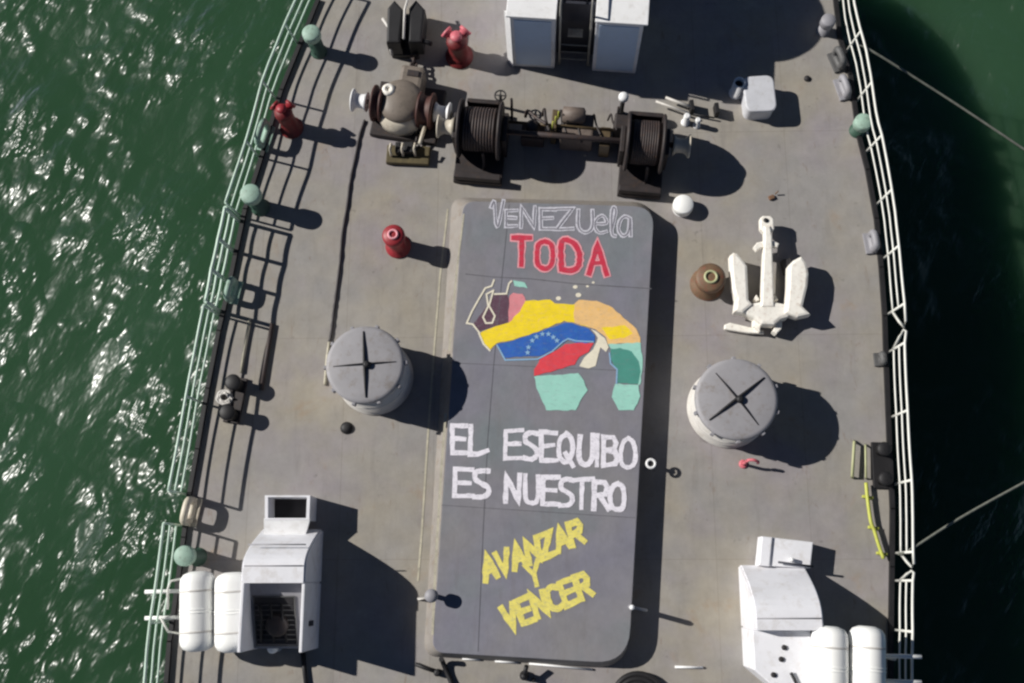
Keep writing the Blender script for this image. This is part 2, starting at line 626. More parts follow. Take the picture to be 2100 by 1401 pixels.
hull = MB()
n = len(outline)
cx = sum(p.x for p in outline) / n
cy = sum(p.y for p in outline) / n
lv = [[], [], []]
for p in outline:
    q = Vector((p.x - cx, p.y - cy))
    lv[0].append(Vector((p.x, p.y, -0.006)))
    lv[1].append(Vector((cx + q.x * 0.95, cy + q.y * 0.96, -1.6)))
    lv[2].append(Vector((cx + q.x * 0.88, cy + q.y * 0.93, WATER_Z - 0.6)))
for a, b in ((0, 1), (1, 2)):
    hull.faces(lv[a] + lv[b], [(i, (i + 1) % n, n + (i + 1) % n, n + i) for i in range(n)], True)
ship = hull.build('ship_hull', M_HULL)
tag(ship, 'dark hull of the grey ship lying in green water', 'ship')
for line, side in ((LEFT, 1), (RIGHT, -1)):
    tr = MB()
    pts = [P(x, y) for x, y in line + [(line[-1][0] - 8, 1700)]]
    for a, b in zip(pts, pts[1:]):
        d = (b - a)
        ln = d.length
        ang = math.atan2(d.y, d.x)
        nrm = Vector((-d.y, d.x, 0)).normalized() * (0.045 * side)
        c = (a + b) / 2 + nrm
        tr.box((c.x, c.y, 0.04), (ln + 0.02, 0.09, 0.09), ang)
    tr.build('toe_rail', M_BLACK, ship)


# ------------------------------------------------------------------ guard rails
def guard_rail(line, y0, y1, label, mat, h=0.87, spacing=1.35, r=0.02, loops=(False, False), inset=6, side=1, post_r=0.027):
    t = thing('guard_rail', label, 'railing', P(at_px(line, (y0 + y1) / 2) + inset, (y0 + y1) / 2), 'guard rails along the deck edges')
    path = []
    steps = max(4, int((y1 - y0) / 45))
    for i in range(steps + 1):
        y = y0 + (y1 - y0) * i / steps
        path.append(P(at_px(line, y) + inset, y))
    tot = sum((b - a).length for a, b in zip(path, path[1:]))
    npost = max(2, int(tot / spacing) + 1)

    def pos(s):
        s = min(max(s, 0), 1) * tot
        for a, b in zip(path, path[1:]):
            l = (b - a).length
            if s <= l + 1e-6:
                return a.lerp(b, s / l)
            s -= l
        return path[-1].copy()
    outw = Vector((-1, 0, 0)) * side
    m0, m1 = (0.06 if loops[0] else 0.0), (0.94 if loops[1] else 1.0)
    rnd = random.Random(int(y0 * 3 + side))
    lean = [rnd.uniform(-0.015, 0.03) for _ in range(npost)]
    for i in range(npost):
        s = m0 + (m1 - m0) * i / (npost - 1)
        a = pos(s)
        b = MB()
        b.tube([a, a + outw * (0.05 + lean[i]) + Vector((0, 0, h))], post_r, 6)
        b.build('post', mat, t)

    def rail(z, name, rad, f=1.0):
        pts = []
        m = 26
        for i in range(m + 1):
            s = m0 + (m1 - m0) * i / m
            sag = -0.018 * math.sin(math.pi * ((i / m * (npost - 1)) % 1.0))
            k = i / m * (npost - 1)
            j = min(int(k), npost - 2)
            le = lean[j] + (lean[j + 1] - lean[j]) * (k - j)
            pts.append(pos(s) + outw * (0.05 + le) * (z / h) + Vector((0, 0, z + sag)))
        if name == 'top_rail':
            if loops[0]:
                pts = [pos(m0) + Vector((0, 0, 0.3)), pos(0.02) + outw * 0.03 + Vector((0, 0, 0.62)), pos(0.0) + outw * 0.05 + Vector((0, 0, 0.82)), pos(0.012) + outw * 0.06 + Vector((0, 0, 0.92))] + pts
            if loops[1]:
                pts = pts + [pos(0.988) + outw * 0.06 + Vector((0, 0, 0.92)), pos(1.0) + outw * 0.05 + Vector((0, 0, 0.82)), pos(0.98) + outw * 0.03 + Vector((0, 0, 0.62)), pos(m1) + Vector((0, 0, 0.3))]
        b = MB()
        b.tube(pts, rad, 6)
        b.build(name, mat, t)
    rail(h, 'top_rail', r * 1.4)
    rail(h * 0.66, 'middle_rail', r * 1.05)
    rail(h * 0.33, 'lower_rail', r * 1.05)
    return t


LEFT2 = [(670, -40)] + LEFT + [(325, 1500)]
RIGHT2 = [(1700, -40)] + RIGHT + [(1830, 1520)]
guard_rail(LEFT2, -20, 445, 'pale green railing on the left deck edge beside the red hydrant and green vents', M_RAILG, inset=-3)
guard_rail(LEFT2, 455, 640, 'short green railing with thick posts on left edge above the small green chock', M_RAILG, inset=-3, r=0.026, spacing=0.62, post_r=0.045)
guard_rail(LEFT2, 648, 1014, 'long pale green railing on left edge beside the black bitts', M_RAILG, inset=-3)
guard_rail(LEFT2, 1078, 1480, 'pale railing on the left edge passing outside the white raft canisters', M_RAILG, inset=-3)
guard_rail(RIGHT2, 5, 690, 'white railing on right edge from the bow down past the white anchor', M_RAILW, loops=(False, True), inset=3, side=-1, spacing=1.25)
guard_rail(RIGHT2, 696, 1164, 'white railing looped at both ends beside the black bitts and yellow pipe', M_RAILW, loops=(True, True), inset=3, side=-1, spacing=1.3)
guard_rail(RIGHT2, 1172, 1500, 'white railing on right edge outside the right raft canisters', M_RAILW, loops=(True, False), inset=3, side=-1, spacing=0.95)

# ------------------------------------------------------------------ cargo hatch with its painting
HZ = 0.42
hatch = thing('cargo_hatch', 'large grey hatch cover painted with slogans and a coloured map', 'hatch', P(1120, 900))
top_c = [P(950, 412, HZ), P(1342, 424, HZ), P(1289, 1362, HZ), P(886, 1338, HZ)]
top = rounded(top_c, [0.28, 0.45, 0.65, 0.25])
base_c = [P(926, 404, 0), P(1338, 414, 0), P(1286, 1374, 0), P(868, 1346, 0)]
base = rounded(base_c, [0.3, 0.45, 0.65, 0.28])
c = MB()
c.prism(base, -0.01, HZ - 0.03, top_inset=top)
c.build('coaming', M_COAM, hatch)
lid = MB()
lid.prism(top, HZ - 0.028, HZ, bevel=0.012)
lid_o = lid.build('lid', M_LID, hatch)
ed = MB()
z = HZ + 0.004
ed.ribbon([P(951, 440, z), P(936, 560, z), P(921, 720, z)], 0.035, z)
ed.ribbon([P(914, 850, z), P(905, 960, z), P(892, 1180, z), P(887, 1300, z)], 0.045, z)
ed.build('edge_line', M_EDGE, hatch)
ed = MB()
z = 0.006
lnp = [(921, 430), (905, 570), (893, 720), (880, 900), (868, 1090), (860, 1190)]
ed.ribbon([P(x - 3, y, z) for x, y in lnp], 0.04, z)
ed.build('base_line', M_EDGE, hatch)
sm = MB()
z = HZ + 0.003
sm.ribbon([P(955, 562, z), P(1010, 568, z), P(1090, 572, z), P(1180, 582, z), P(1336, 592, z)], 0.018, z)
sm.build('panel_seam', M_SEAM, hatch)
for q in ([P(922, 744, z), P(1010, 748, z), P(1322, 762, z)], [P(906, 1036, z), P(1302, 1062, z)]):
    sm = MB()
    sm.ribbon(q, 0.012, z)
    sm.build('panel_seam', M_SEAM, hatch)
sm = MB()
z = HZ + 0.0045
sm.ribbon([P(1044, 420, z), P(1030, 560, z), P(1012, 750, z), P(1000, 900, z), P(990, 1100, z), P(980, 1336, z)], 0.009, z)
sm.build('length_seam', M_SEAM, hatch)
for a, b in (((948, 1351), (985, 1353)), ((1015, 1356), (1062, 1359)), ((1085, 1361), (1215, 1373))):
    wl = MB()
    wl.tube([P(*a, 0.03), P(*b, 0.03)], 0.022, 6)
    wl.build('foot_strip', M_WHITE, hatch)

GL = {
    'E': [[(1, 1), (0, 1), (0, 0), (1, 0)], [(0, .52), (.85, .52)]],
    'L': [[(.1, 1), (.05, .02), (.45, 0), (1, .14)]],
    'S': [[(1, .95), (.55, 1), (.12, .9), (.08, .66), (.45, .52), (.9, .38), (.95, .14), (.6, 0), (0, .02)]],
    'Q': [[(.5, 1), (.15, .85), (0, .5), (.1, .2), (.45, .06), (.8, .2), (.95, .55), (.82, .88), (.5, 1)], [(.45, .35), (1.0, -.08)]],
    'U': [[(.05, 1), (0, .35), (.15, .06), (.5, 0), (.85, .08), (1, .4), (1, 1)]],
    'I': [[(.5, 1), (.5, 0)]],
    'B': [[(0, 0), (0, 1), (.7, .98), (.92, .8), (.8, .58), (.1, .52)], [(.3, .52), (.85, .46), (1, .25), (.8, .03), (0, 0)]],
    'O': [[(.5, 1), (.15, .88), (0, .5), (.12, .12), (.5, 0), (.88, .12), (1, .5), (.86, .88), (.5, 1)]],
    'N': [[(0, 0), (.05, 1), (.92, .04), (1, 1)]],
    'T': [[(0, 1), (1, 1)], [(.5, .98), (.5, 0)]],
    'R': [[(0, 0), (.04, 1), (.75, .98), (.95, .78), (.8, .55), (.08, .48)], [(.4, .5), (1, 0)]],
    'V': [[(0, 1), (.45, 0), (1, 1)]],
    'Z': [[(0, 1), (.95, 1), (.05, 0), (1, 0)]],
    'C': [[(1, .9), (.55, 1), (.12, .85), (0, .5), (.12, .14), (.55, 0), (1, .1)]],
    'A': [[(0, 0), (.5, 1), (1, 0)], [(.2, .36), (.82, .36)]],
    'D': [[(0, 0), (0, 1), (.6, .97), (.95, .7), (1, .42), (.85, .12), (.5, 0), (0, 0)]],
    'Y': [[(0, 1), (.5, .45), (1, 1)], [(.5, .45), (.55, -.1)]],
    'e': [[(.05, .52), (.95, .6), (.8, .95), (.4, 1), (.05, .7), (.05, .3), (.4, 0), (1, .1)]],
    'a': [[(.95, .9), (.5, 1), (.1, .75), (.05, .3), (.4, 0), (.85, .2), (.95, .9)], [(.95, .9), (1, 0)]],
    'l': [[(.4, .2), (.9, .85), (.6, 1), (.4, .7), (.45, .1), (.9, 0)]],
    'v': [[(0, .75), (.25, .95), (.4, .1), (.6, .05), (.95, 1)]],
}
zc = [HZ + 0.006]


def brushed(pts, w, rnd):
    """a stroke with the unsteady edge of a hand-held brush"""
    out, ws = [], []
    for a_, b_ in zip(pts, pts[1:]):
        k = max(1, int((b_ - a_).length / 0.09))
        for i in range(k):
            p = a_.lerp(b_, i / k)
            j = 0.05 * w if i else 0.0
            out.append(p + Vector((rnd.uniform(-j, j), rnd.uniform(-j, j), 0)))
            ws.append(w * rnd.uniform(.86, 1.14))
    out.append(pts[-1])
    ws.append(w * rnd.uniform(.8, 1.05))
    return out, ws


def letters(word, quads, width, mat, name, label, zbase=None, passes=None):
    """quads: per letter (origin px, x vector px, y vector px) on the lid"""
    b = MB()
    z = zbase if zbase is not None else HZ + 0.004
    rnd = random.Random(len(word) * 7 + ord(word[0]))
    for ch, (o, xv, yv) in zip(word, quads):
        for stroke in GL[ch]:
            pts = []
            for x, y in stroke:
                x += rnd.uniform(-.035, .035)
                y += rnd.uniform(-.03, .03)
                pts.append(P(o[0] + xv[0] * x + yv[0] * y, o[1] + xv[1] * x + yv[1] * y, z))
            if len(pts) > 4:
                pts = smooth_line(pts, 4) if ch in 'SQUOCDaelv' else pts
            pts, ws = brushed(pts, width * rnd.uniform(.92, 1.1), rnd)
            b.ribbon(pts, ws, z)
            z += 0.00025
    return b.build(name, mat, hatch, label)


def boxes(lst, ox, oy, sc):
    """zoom boxes (x0, x1, ytop, ybottom) to quads"""
    out = []
    for x0, x1, y0, y1 in lst:
        out.append(((ox + x0 / sc, oy + y1 / sc), ((x1 - x0) / sc, 0), (0, -(y1 - y0) / sc)))
    return out


bx = boxes([(296, 410, 130, 340), (430, 575, 130, 350), (715, 845, 165, 380), (860, 965, 175, 388), (995, 1110, 180, 395), (1130, 1245, 190, 425), (1290, 1395, 205, 430), (1405, 1455, 208, 432), (1480, 1590, 218, 435), (1615, 1730, 230, 450)], 850, 840, 3.818)
letters('ELESEQUIBO', bx, 0.098, M_LW, 'lettering', 'white hand painted words EL ESEQUIBO')
bx = boxes([(315, 455, 470, 680), (465, 585, 475, 685), (715, 825, 515, 725), (865, 970, 520, 735), (1005, 1130, 530, 742), (1140, 1240, 545, 752), (1225, 1400, 548, 765), (1405, 1515, 565, 780), (1535, 1645, 580, 785)], 850, 840, 3.818)
letters('ESNUESTRO', bx, 0.098, M_LW, 'lettering', 'white hand painted words ES NUESTRO')


def slant(word, start, end, yv, fill=0.8):
    k = len(word)
    out = []
    for i in range(k):
        o = (start[0] + (end[0] - start[0]) * i / k, start[1] + (end[1] - start[1]) * i / k)
        out.append((o, ((end[0] - start[0]) / k * fill, (end[1] - start[1]) / k * fill), yv))
    return out


letters('AVANZAR', slant('AVANZAR', (996, 1191), (1204, 1108), (-10, -44)), 0.118, M_LY, 'lettering', 'pale yellow slanting word AVANZAR')
letters('Y', [((1086, 1200), (26, -10), (-10, -40))], 0.09, M_LY, 'lettering', 'pale yellow letter Y between two slanting words')
letters('VENCER', slant('VENCER', (1042, 1291), (1222, 1217), (-15, -44)), 0.12, M_LY, 'lettering', 'pale yellow slanting word VENCER')
bx = boxes([(640, 785, 455, 690), (840, 985, 485, 715), (1060, 1215, 490, 730), (1290, 1440, 505, 765)], 900, 380, 4.2)
letters('TODA', bx, 0.170, M_LP, 'lettering_outline', 'pink outline round the red word TODA')
letters('TODA', bx, 0.102, M_LR, 'lettering', 'red word TODA with pink outline', HZ + 0.0075)
bx = boxes([(450, 560, 130, 345), (580, 675, 215, 350), (705, 830, 185, 365), (875, 1000, 205, 375), (1010, 1160, 200, 375), (1200, 1325, 215, 405), (1345, 1445, 265, 410), (1455, 1530, 190, 440), (1545, 1650, 270, 435)], 900, 380, 4.2)
letters('vENEZUela', bx, 0.088, M_LOUT, 'lettering', 'pale outlined cursive word VENEZUELA')
letters('vENEZUela', bx, 0.024, M_LIN, 'lettering_inside', None, HZ + 0.0105)

mapo = thing('painted_map', None, None, P(1120, 720, HZ))
del mapo['label']
del mapo['category']
mapo.parent = hatch
mapo.matrix_parent_inverse = world_of(hatch).inverted()


def zpoly(lst, z, mat, name):
    b = MB()
    rnd = random.Random(len(lst) + lst[0][0])
    edge = [P(900 + x / 4.2, 560 + y / 4.2, z) for x, y in lst]
    out = []
    for i, p in enumerate(edge):
        q = edge[(i + 1) % len(edge)]
        k = max(1, int((q - p).length / 0.08))
        for j in range(k):
            o_ = 0.012 if j else 0.0
            out.append(p.lerp(q, j / k) + Vector((rnd.uniform(-o_, o_), rnd.uniform(-o_, o_), 0)))
    b.sheet(out, z)
    return b.build(name, mat, mapo)


z0 = HZ + 0.004
zpoly([(480, 185), (585, 182), (610, 240), (600, 430), (500, 455), (350, 500), (300, 430), (375, 340), (425, 260)], z0, M_MV, 'mauve_patch')
zpoly([(610, 195), (640, 170), (720, 180), (750, 240), (745, 420), (600, 470), (598, 330)], z0 + 0.0006, M_MP, 'pink_patch')
zpoly([(345, 520), (420, 485), (600, 428), (700, 330), (745, 240), (960, 230), (1000, 262), (1150, 272), (1200, 262), (1350, 300), (1380, 400), (1300, 470), (1150, 424), (1080, 412), (880, 494), (640, 576), (500, 604), (440, 665), (385, 610)], z0 + 0.0012, M_MY, 'yellow_band')
zpoly([(1170, 262), (1205, 232), (1360, 240), (1500, 300), (1620, 410), (1700, 480), (1735, 560), (1735, 602), (1455, 612), (1440, 555), (1350, 485), (1270, 455), (1170, 430), (1160, 350)], z0 + 0.0018, M_MO, 'orange_band')
zpoly([(1400, 470), (1600, 450), (1670, 520), (1600, 560), (1470, 570)], z0 + 0.0024, M_MY, 'yellow_patch')
zpoly([(500, 612), (640, 584), (880, 502), (1080, 430), (1150, 432), (1290, 480), (1345, 540), (1340, 600), (1190, 606), (1110, 575), (1050, 614), (980, 664), (870, 715), (565, 728)], z0 + 0.0024, M_MB, 'blue_band')
zpoly([(820, 830), (870, 742), (980, 682), (1090, 612), (1190, 602), (1335, 602), (1290, 680), (1210, 722), (1170, 790), (1000, 840), (820, 885)], z0 + 0.0030, M_MR, 'red_band')
zpoly([(1210, 802), (1250, 730), (1330, 655), (1370, 560), (1310, 482), (1360, 505), (1430, 560), (1462, 640), (1440, 680), (1392, 640), (1370, 720), (1350, 800), (1290, 822)], z0 + 0.0036, M_MC, 'cream_patch')
zpoly([(820, 892), (1200, 862), (1250, 930), (1282, 1010), (1230, 1080), (1180, 1182), (925, 1182), (880, 1080), (840, 990)], z0 + 0.0036, M_MT, 'teal_patch')
zpoly([(1458, 612), (1738, 600), (1755, 780), (1735, 960), (1715, 965), (1720, 760), (1660, 680), (1480, 650)], z0 + 0.0036, M_MT, 'teal_patch')
zpoly([(1475, 655), (1560, 645), (1660, 675), (1722, 762), (1738, 850), (1718, 955), (1540, 945), (1530, 830), (1482, 740)], z0 + 0.0042, M_MD, 'dark_teal_patch')
zpoly([(1520, 955), (1720, 965), (1735, 1060), (1680, 1182), (1550, 1182), (1490, 1070)], z0 + 0.0048, M_MT, 'teal_patch')
zpoly([(640, 62), (740, 82), (765, 132), (652, 112)], z0 + 0.0012, M_MT, 'pale_flag_patch')


def zline(lst, w, z, mat, name, closed=False):
    b = MB()
    for i, s in enumerate(lst):
        b.ribbon([P(900 + x / 4.2, 560 + y / 4.2, z) for x, y in s], w, z + i * 0.0003, closed)
    return b.build(name, mat, mapo)


zline([[(475, 60), (455, 112), (400, 130), (335, 240), (285, 330), (240, 432), (292, 442), (350, 515)],
       [(470, 150), (410, 182), (425, 285), (380, 380), (405, 432), (460, 430), (482, 370), (432, 282), (470, 150)],
       [(480, 182), (582, 178), (604, 90), (625, 70)],
       [(345, 520), (385, 612), (440, 668)]], 0.036, z0 + 0.0060, M_MC, 'coast_line')
zline([[(500, 620), (545, 700), (572, 750), (850, 742), (980, 672), (1070, 590), (1115, 566), (1180, 585), (1330, 592)],
       [(1470, 690), (1480, 780), (1535, 830), (1530, 950)]], 0.03, z0 + 0.0072, M_ML, 'border_line')
for x, y in [(765, 685), (772, 640), (805, 582), (842, 548), (892, 525), (944, 525), (986, 552), (1018, 582)]:
    b = MB()
    c0 = P(900 + x / 4.2, 560 + y / 4.2, z0 + .0085)
    pts = []
    for k in range(10):
        rr = 0.062 if k % 2 == 0 else 0.028
        a = math.pi / 2 + k * math.pi / 5
        pts.append((c0.x + rr * math.cos(a), c0.y + rr * math.sin(a)))
    b.sheet(pts, z0 + .0085)
    b.build('star', M_ML, mapo)
for x, y, r in [(1175, 120, .05), (1202, 190, .06), (1030, 218, .055), (1330, 82, .03), (1280, 115, .03)]:
    b = MB()
    c0 = P(900 + x / 4.2, 560 + y / 4.2, z0)
    b.sheet([(c0.x + r * math.cos(k * math.pi / 6), c0.y + r * .8 * math.sin(k * math.pi / 6)) for k in range(12)], z0 + .0012)
    b.build('island', M_MC, mapo)

# ------------------------------------------------------------------ deckhouse at the bow
dh = thing('deckhouse', 'white deckhouse with blue shaded front and dark central doorway', 'deckhouse', P(1180, 60))
DZ = 2.12
a, b_ = P(1052, 136), P(1303, 152)
ux = (b_ - a).normalized()
uy = Vector((-ux.y, ux.x, 0))
W = (b_ - a).length
rzh = math.atan2(ux.y, ux.x)


def dhp(u, v, zz):
    return a + ux * u + uy * v + Vector((0, 0, zz))


door_w = 0.84
d0 = W * 0.5 - door_w / 2 - 0.02
m = MB()
m.box(dhp(d0 / 2, 1.3, DZ / 2 - 0.02), (d0, 2.6, DZ - 0.04), rzh, 0.03)
m.build('wall', M_HOUSE, dh)
m = MB()
w2 = W - d0 - door_w
m.box(dhp(d0 + door_w + w2 / 2, 1.3, DZ / 2 - 0.02), (w2, 2.6, DZ - 0.04), rzh, 0.03)
m.build('wall', M_HOUSE, dh)
m = MB()
m.box(dhp(d0 + door_w / 2, 0.45, DZ / 2 - 0.05), (door_w, 0.06, DZ - 0.1), rzh)
m.build('door', M_NAVY, dh)
m = MB()
m.box(dhp(d0 / 2 - 0.03, 1.29, DZ + 0.0), (d0 + 0.1, 2.66, 0.05), rzh, 0.015)
m.box(dhp(d0 + door_w + w2 / 2 + 0.03, 1.29, DZ + 0.0), (w2 + 0.1, 2.66, 0.05), rzh, 0.015)
m.box(dhp(d0 + door_w / 2, 1.7, DZ - 0.002), (door_w - 0.12, 1.8, 0.05), rzh, 0.015)
m.build('roof', M_WHITE, dh)
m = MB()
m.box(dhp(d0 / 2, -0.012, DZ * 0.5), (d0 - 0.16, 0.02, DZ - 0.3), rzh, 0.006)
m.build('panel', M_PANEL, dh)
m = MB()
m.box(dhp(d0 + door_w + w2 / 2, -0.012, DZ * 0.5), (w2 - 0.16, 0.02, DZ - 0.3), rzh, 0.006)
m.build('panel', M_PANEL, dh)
m = MB()
m.prism([dhp(-0.13, 0.12, 0), dhp(0.004, -0.022, 0), dhp(0.012, -0.022, 0), dhp(0.012, 0.12, 0)], 0.0, DZ - 0.03)
m.build('corner_trim', M_WHITE, dh)
lad = MB()
for s in (0.1, door_w - 0.1):
    lad.tube([dhp(d0 + s, 0.08, 0.1), dhp(d0 + s, 0.08, DZ + 0.28), dhp(d0 + s, 0.7, DZ + 0.28)], 0.025, 8)
lad.build('ladder_rail', M_STEEL, dh)
lad = MB()
lad.box(dhp(d0 + door_w / 2, 0.2, 1.25), (0.32, 0.18, 0.03), rzh)
for zz in (0.35, 0.65, 0.95):
    lad.tube([dhp(d0 + 0.1, 0.08, zz), dhp(d0 + door_w - 0.1, 0.08, zz)], 0.012, 6)
lad.build('step', M_STEEL, dh)
m = MB()
m.lathe(P(1240, -42), [(1.12, 0.01), (1.12, 2.75), (1.0, 2.87), (0.3, 2.95)], n=40)
m.build('round_top', M_HOUSE, dh)


# ------------------------------------------------------------------ small builders
def mushroom_vent(px, py, h, r, label, mats=(M_GREEN, M_DGREEN), cat='vent', group=None):
    """px, py: the cap as seen"""
    c = P(px, py, h)
    base = Vector((c.x, c.y, 0))
    t = thing('mushroom_vent', label, cat, base, group)
    b = MB()
    b.lathe(base, [(r * 0.95, 0), (r * 0.95, 0.02), (r * 0.8, 0.03), (r * 0.8, h - 0.16)], n=24)
    b.build('stem', mats[1], t)
    b = MB()
    b.lathe(base + Vector((0, 0, h - 0.2)), [(r * 0.92, 0), (r, 0.015), (r, 0.16), (r * 0.97, 0.185), (r * 0.9, 0.2), (0.01, 0.21)], n=28)
    b.build('cap', mats[0], t)
    return t


def chock(px, py, label, ang, w=0.42, h=0.4, mat=M_GREEN):
    """a closed mooring chock: a standing rounded ring with an opening"""
    c = P(px, py)
    t = thing('mooring_chock', label, 'chock', c, 'mooring chocks at the deck edges')
    b = MB()
    q = Matrix.Rotation(ang, 4, 'Z')
    ring = []
    for k in range(20):
        th = 2 * math.pi * k / 20
        cs, sn = math.cos(th), math.sin(th)
        x = w / 2 * math.copysign(abs(cs) ** 0.6, cs)
        zz = h / 2 * math.copysign(abs(sn) ** 0.6, sn)
        ring.append(c + (q @ Vector((x, 0, zz + h / 2 + 0.05))))
    b.tube(ring, 0.075, 10, closed=True)
    b.build('ring', mat, t)
    b = MB()
    b.box(c + Vector((0, 0, 0.03)), (w + 0.12, 0.3, 0.06), ang, 0.01)
    b.build('foot', mat, t)
    return t


def bitts(px1, py1, px2, py2, label, mat=M_BLACK, h=0.42, r=0.1, extra=None):
    p, q = P(px1, py1), P(px2, py2)
    t = thing('mooring_bitts', label, 'bitts', (p + q) / 2, 'double mooring bitts')
    d = (q - p)
    ang = math.atan2(d.y, d.x)
    b = MB()
    b.box((p + q) / 2 + Vector((0, 0, 0.04)), (d.length + 0.34, 0.34, 0.08), ang, 0.015)
    b.build('base_plate', extra or mat, t)
    for s in (p, q):
        b = MB()
        b.lathe(s, [(r, 0.078), (r, h - 0.1), (r * 1.25, h - 0.07), (r * 1.3, h - 0.02), (r * 1.0, h + 0.01), (0.01, h + 0.015)], n=20)
        b.build('post', mat, t)
    return t


# green vents on the left edge
mushroom_vent(637, 66, 0.86, 0.2, 'pale green mushroom vent at the left edge nearest the bow')
mushroom_vent(512, 396, 0.86, 0.22, 'pale green mushroom vent at left edge above the short thick railing')
mushroom_vent(376, 1140, 0.86, 0.2, 'pale greenish mushroom vent just above the left white rafts')
mushroom_vent(1772, 248, 0.5, 0.19, 'teal green vent inside the right railing', (M_GREEN, M_DGREEN))
mushroom_vent(1402, 418, 0.27, 0.22, 'low round white vent cap beside the brown winch', (M_RAFT, M_WHITE))
mushroom_vent(1700, 40, 0.5, 0.16, 'grey vent at edge of the deckhouse shadow by the right railing', (M_GREY, M_GREY))

chock(545, 285, 'pale green mooring chock beside the red hydrant on left edge', math.radians(75), 0.5, 0.45)
chock(480, 600, 'dark green mooring chock on left edge under the thick railing', math.radians(79), 0.4, 0.36)
chock(395, 1050, 'greyish mooring chock in the railing gap above the left raft canisters', math.radians(80), 0.46, 0.4, M_OFFW)
chock(1716, 128, 'grey mooring chock on right edge under the rope', math.radians(-72), 0.36, 0.3, M_DARKG)
chock(1728, 184, 'lighter grey chock on right edge above the teal vent', math.radians(-76), 0.4, 0.22, M_GREY)
chock(1786, 500, 'pale grey chock on right edge level with the anchor shank', math.radians(-84), 0.34, 0.26, M_GREY)
chock(1806, 738, 'small dark chock at right edge by the break in the railing', math.radians(-88), 0.16, 0.14, M_DARKG)

bitts(490, 792, 478, 852, 'black double bitts inside the left railing', M_BLACK, extra=M_WINCHD, r=0.13, h=0.46)
def rope_coil(px, py, r, label, mat):
    b = MB()
    c = P(px, py, 0.03)
    pts = []
    for k in range(110):
        a_ = k * 0.36
        rr = r * (0.45 + 0.55 * ((k * 0.36 / (2 * math.pi)) % 3) / 3)
        pts.append(c + Vector((rr * math.cos(a_) * 1.15, rr * math.sin(a_), 0.045 * (k // 52) + 0.012 * math.sin(k * 1.7))))
    b.tube(pts, 0.026, 6)
    o = b.build('rope_coil', mat)
    return tag(o, label, 'rope')


rope_coil(462, 815, 0.16, 'pale rope coiled between left railing and black bitts', M_VENTW)
bitts(1803, 925, 1806, 985, 'black double bitts inside the right railing above the yellow pipe', M_BLACK, h=0.36, r=0.11)


def bollard(px, py, h, r, label, mat, ring_mat):
    c = P(px, py, h)
    base = Vector((c.x, c.y, 0))
    t = thing('bollard', label, 'bollard', base)
    b = MB()
    b.lathe(base, [(r * 1.25, 0), (r * 1.25, 0.04), (r * 0.85, 0.06), (r * 0.85, h - 0.22), (r * 1.08, h - 0.16), (r * 1.08, h - 0.05), (r * 0.9, h - 0.01), (0.01, h)], n=28)
    b.build('post', mat, t)
    b = MB()
    n_ = 24
    b.tube([base + Vector((r * 0.42 * math.cos(2 * math.pi * k / n_), r * 0.42 * math.sin(2 * math.pi * k / n_), h + 0.01)) for k in range(n_)], 0.028, 8, closed=True)
    b.build('top_ring', ring_mat, t)
    return t


bollard(806, 481, 0.78, 0.22, 'red bollard with pale ring on top left of the hatch', M_RED, M_LP)
bollard(1458, 568, 0.55, 0.29, 'rusty olive bollard beside the left anchor fluke', M_OLIVE, M_PYEL)


def hydrant(px, py, h, r, label, mat, capmat):
    c = P(px, py, h)
    base = Vector((c.x, c.y, 0))
    t = thing('hydrant', label, 'hydrant', base)
    b = MB()
    b.lathe(base, [(r * 1.3, 0), (r * 1.3, 0.05), (r * 0.9, 0.07), (r * 0.9, h - 0.2), (r * 1.0, h - 0.15), (r * 0.9, h - 0.05), (0.02, h - 0.02)], n=24)
    b.build('body', mat, t)
    for s, ang in ((1, math.radians(50)), (-1, math.radians(140))):
        d = Vector((math.cos(ang), math.sin(ang), 0.35))
        b = MB()
        b.lathe(base + Vector((0, 0, h - 0.18)), [(r * 0.45, 0), (r * 0.45, r * 1.15), (r * 0.6, r * 1.17), (r * 0.6, r * 1.45), (0.01, r * 1.47)], axis=d, n=16)
        b.build('outlet', capmat, t)
    b = MB()
    b.lathe(base + Vector((0, 0, h - 0.03)), [(r * 0.2, 0), (r * 0.2, 0.08), (r * 0.55, 0.085), (r * 0.55, 0.12), (0.01, 0.125)], n=14)
    b.build('hand_wheel', capmat, t)
    return t


hydrant(936, 78, 0.82, 0.24, 'red fire hydrant with two pink outlets left of deckhouse', M_DRED, M_PINK)
hydrant(578, 226, 0.9, 0.2, 'red fire hydrant with shade-darkened body at left edge behind railing', M_DRED, M_RED)


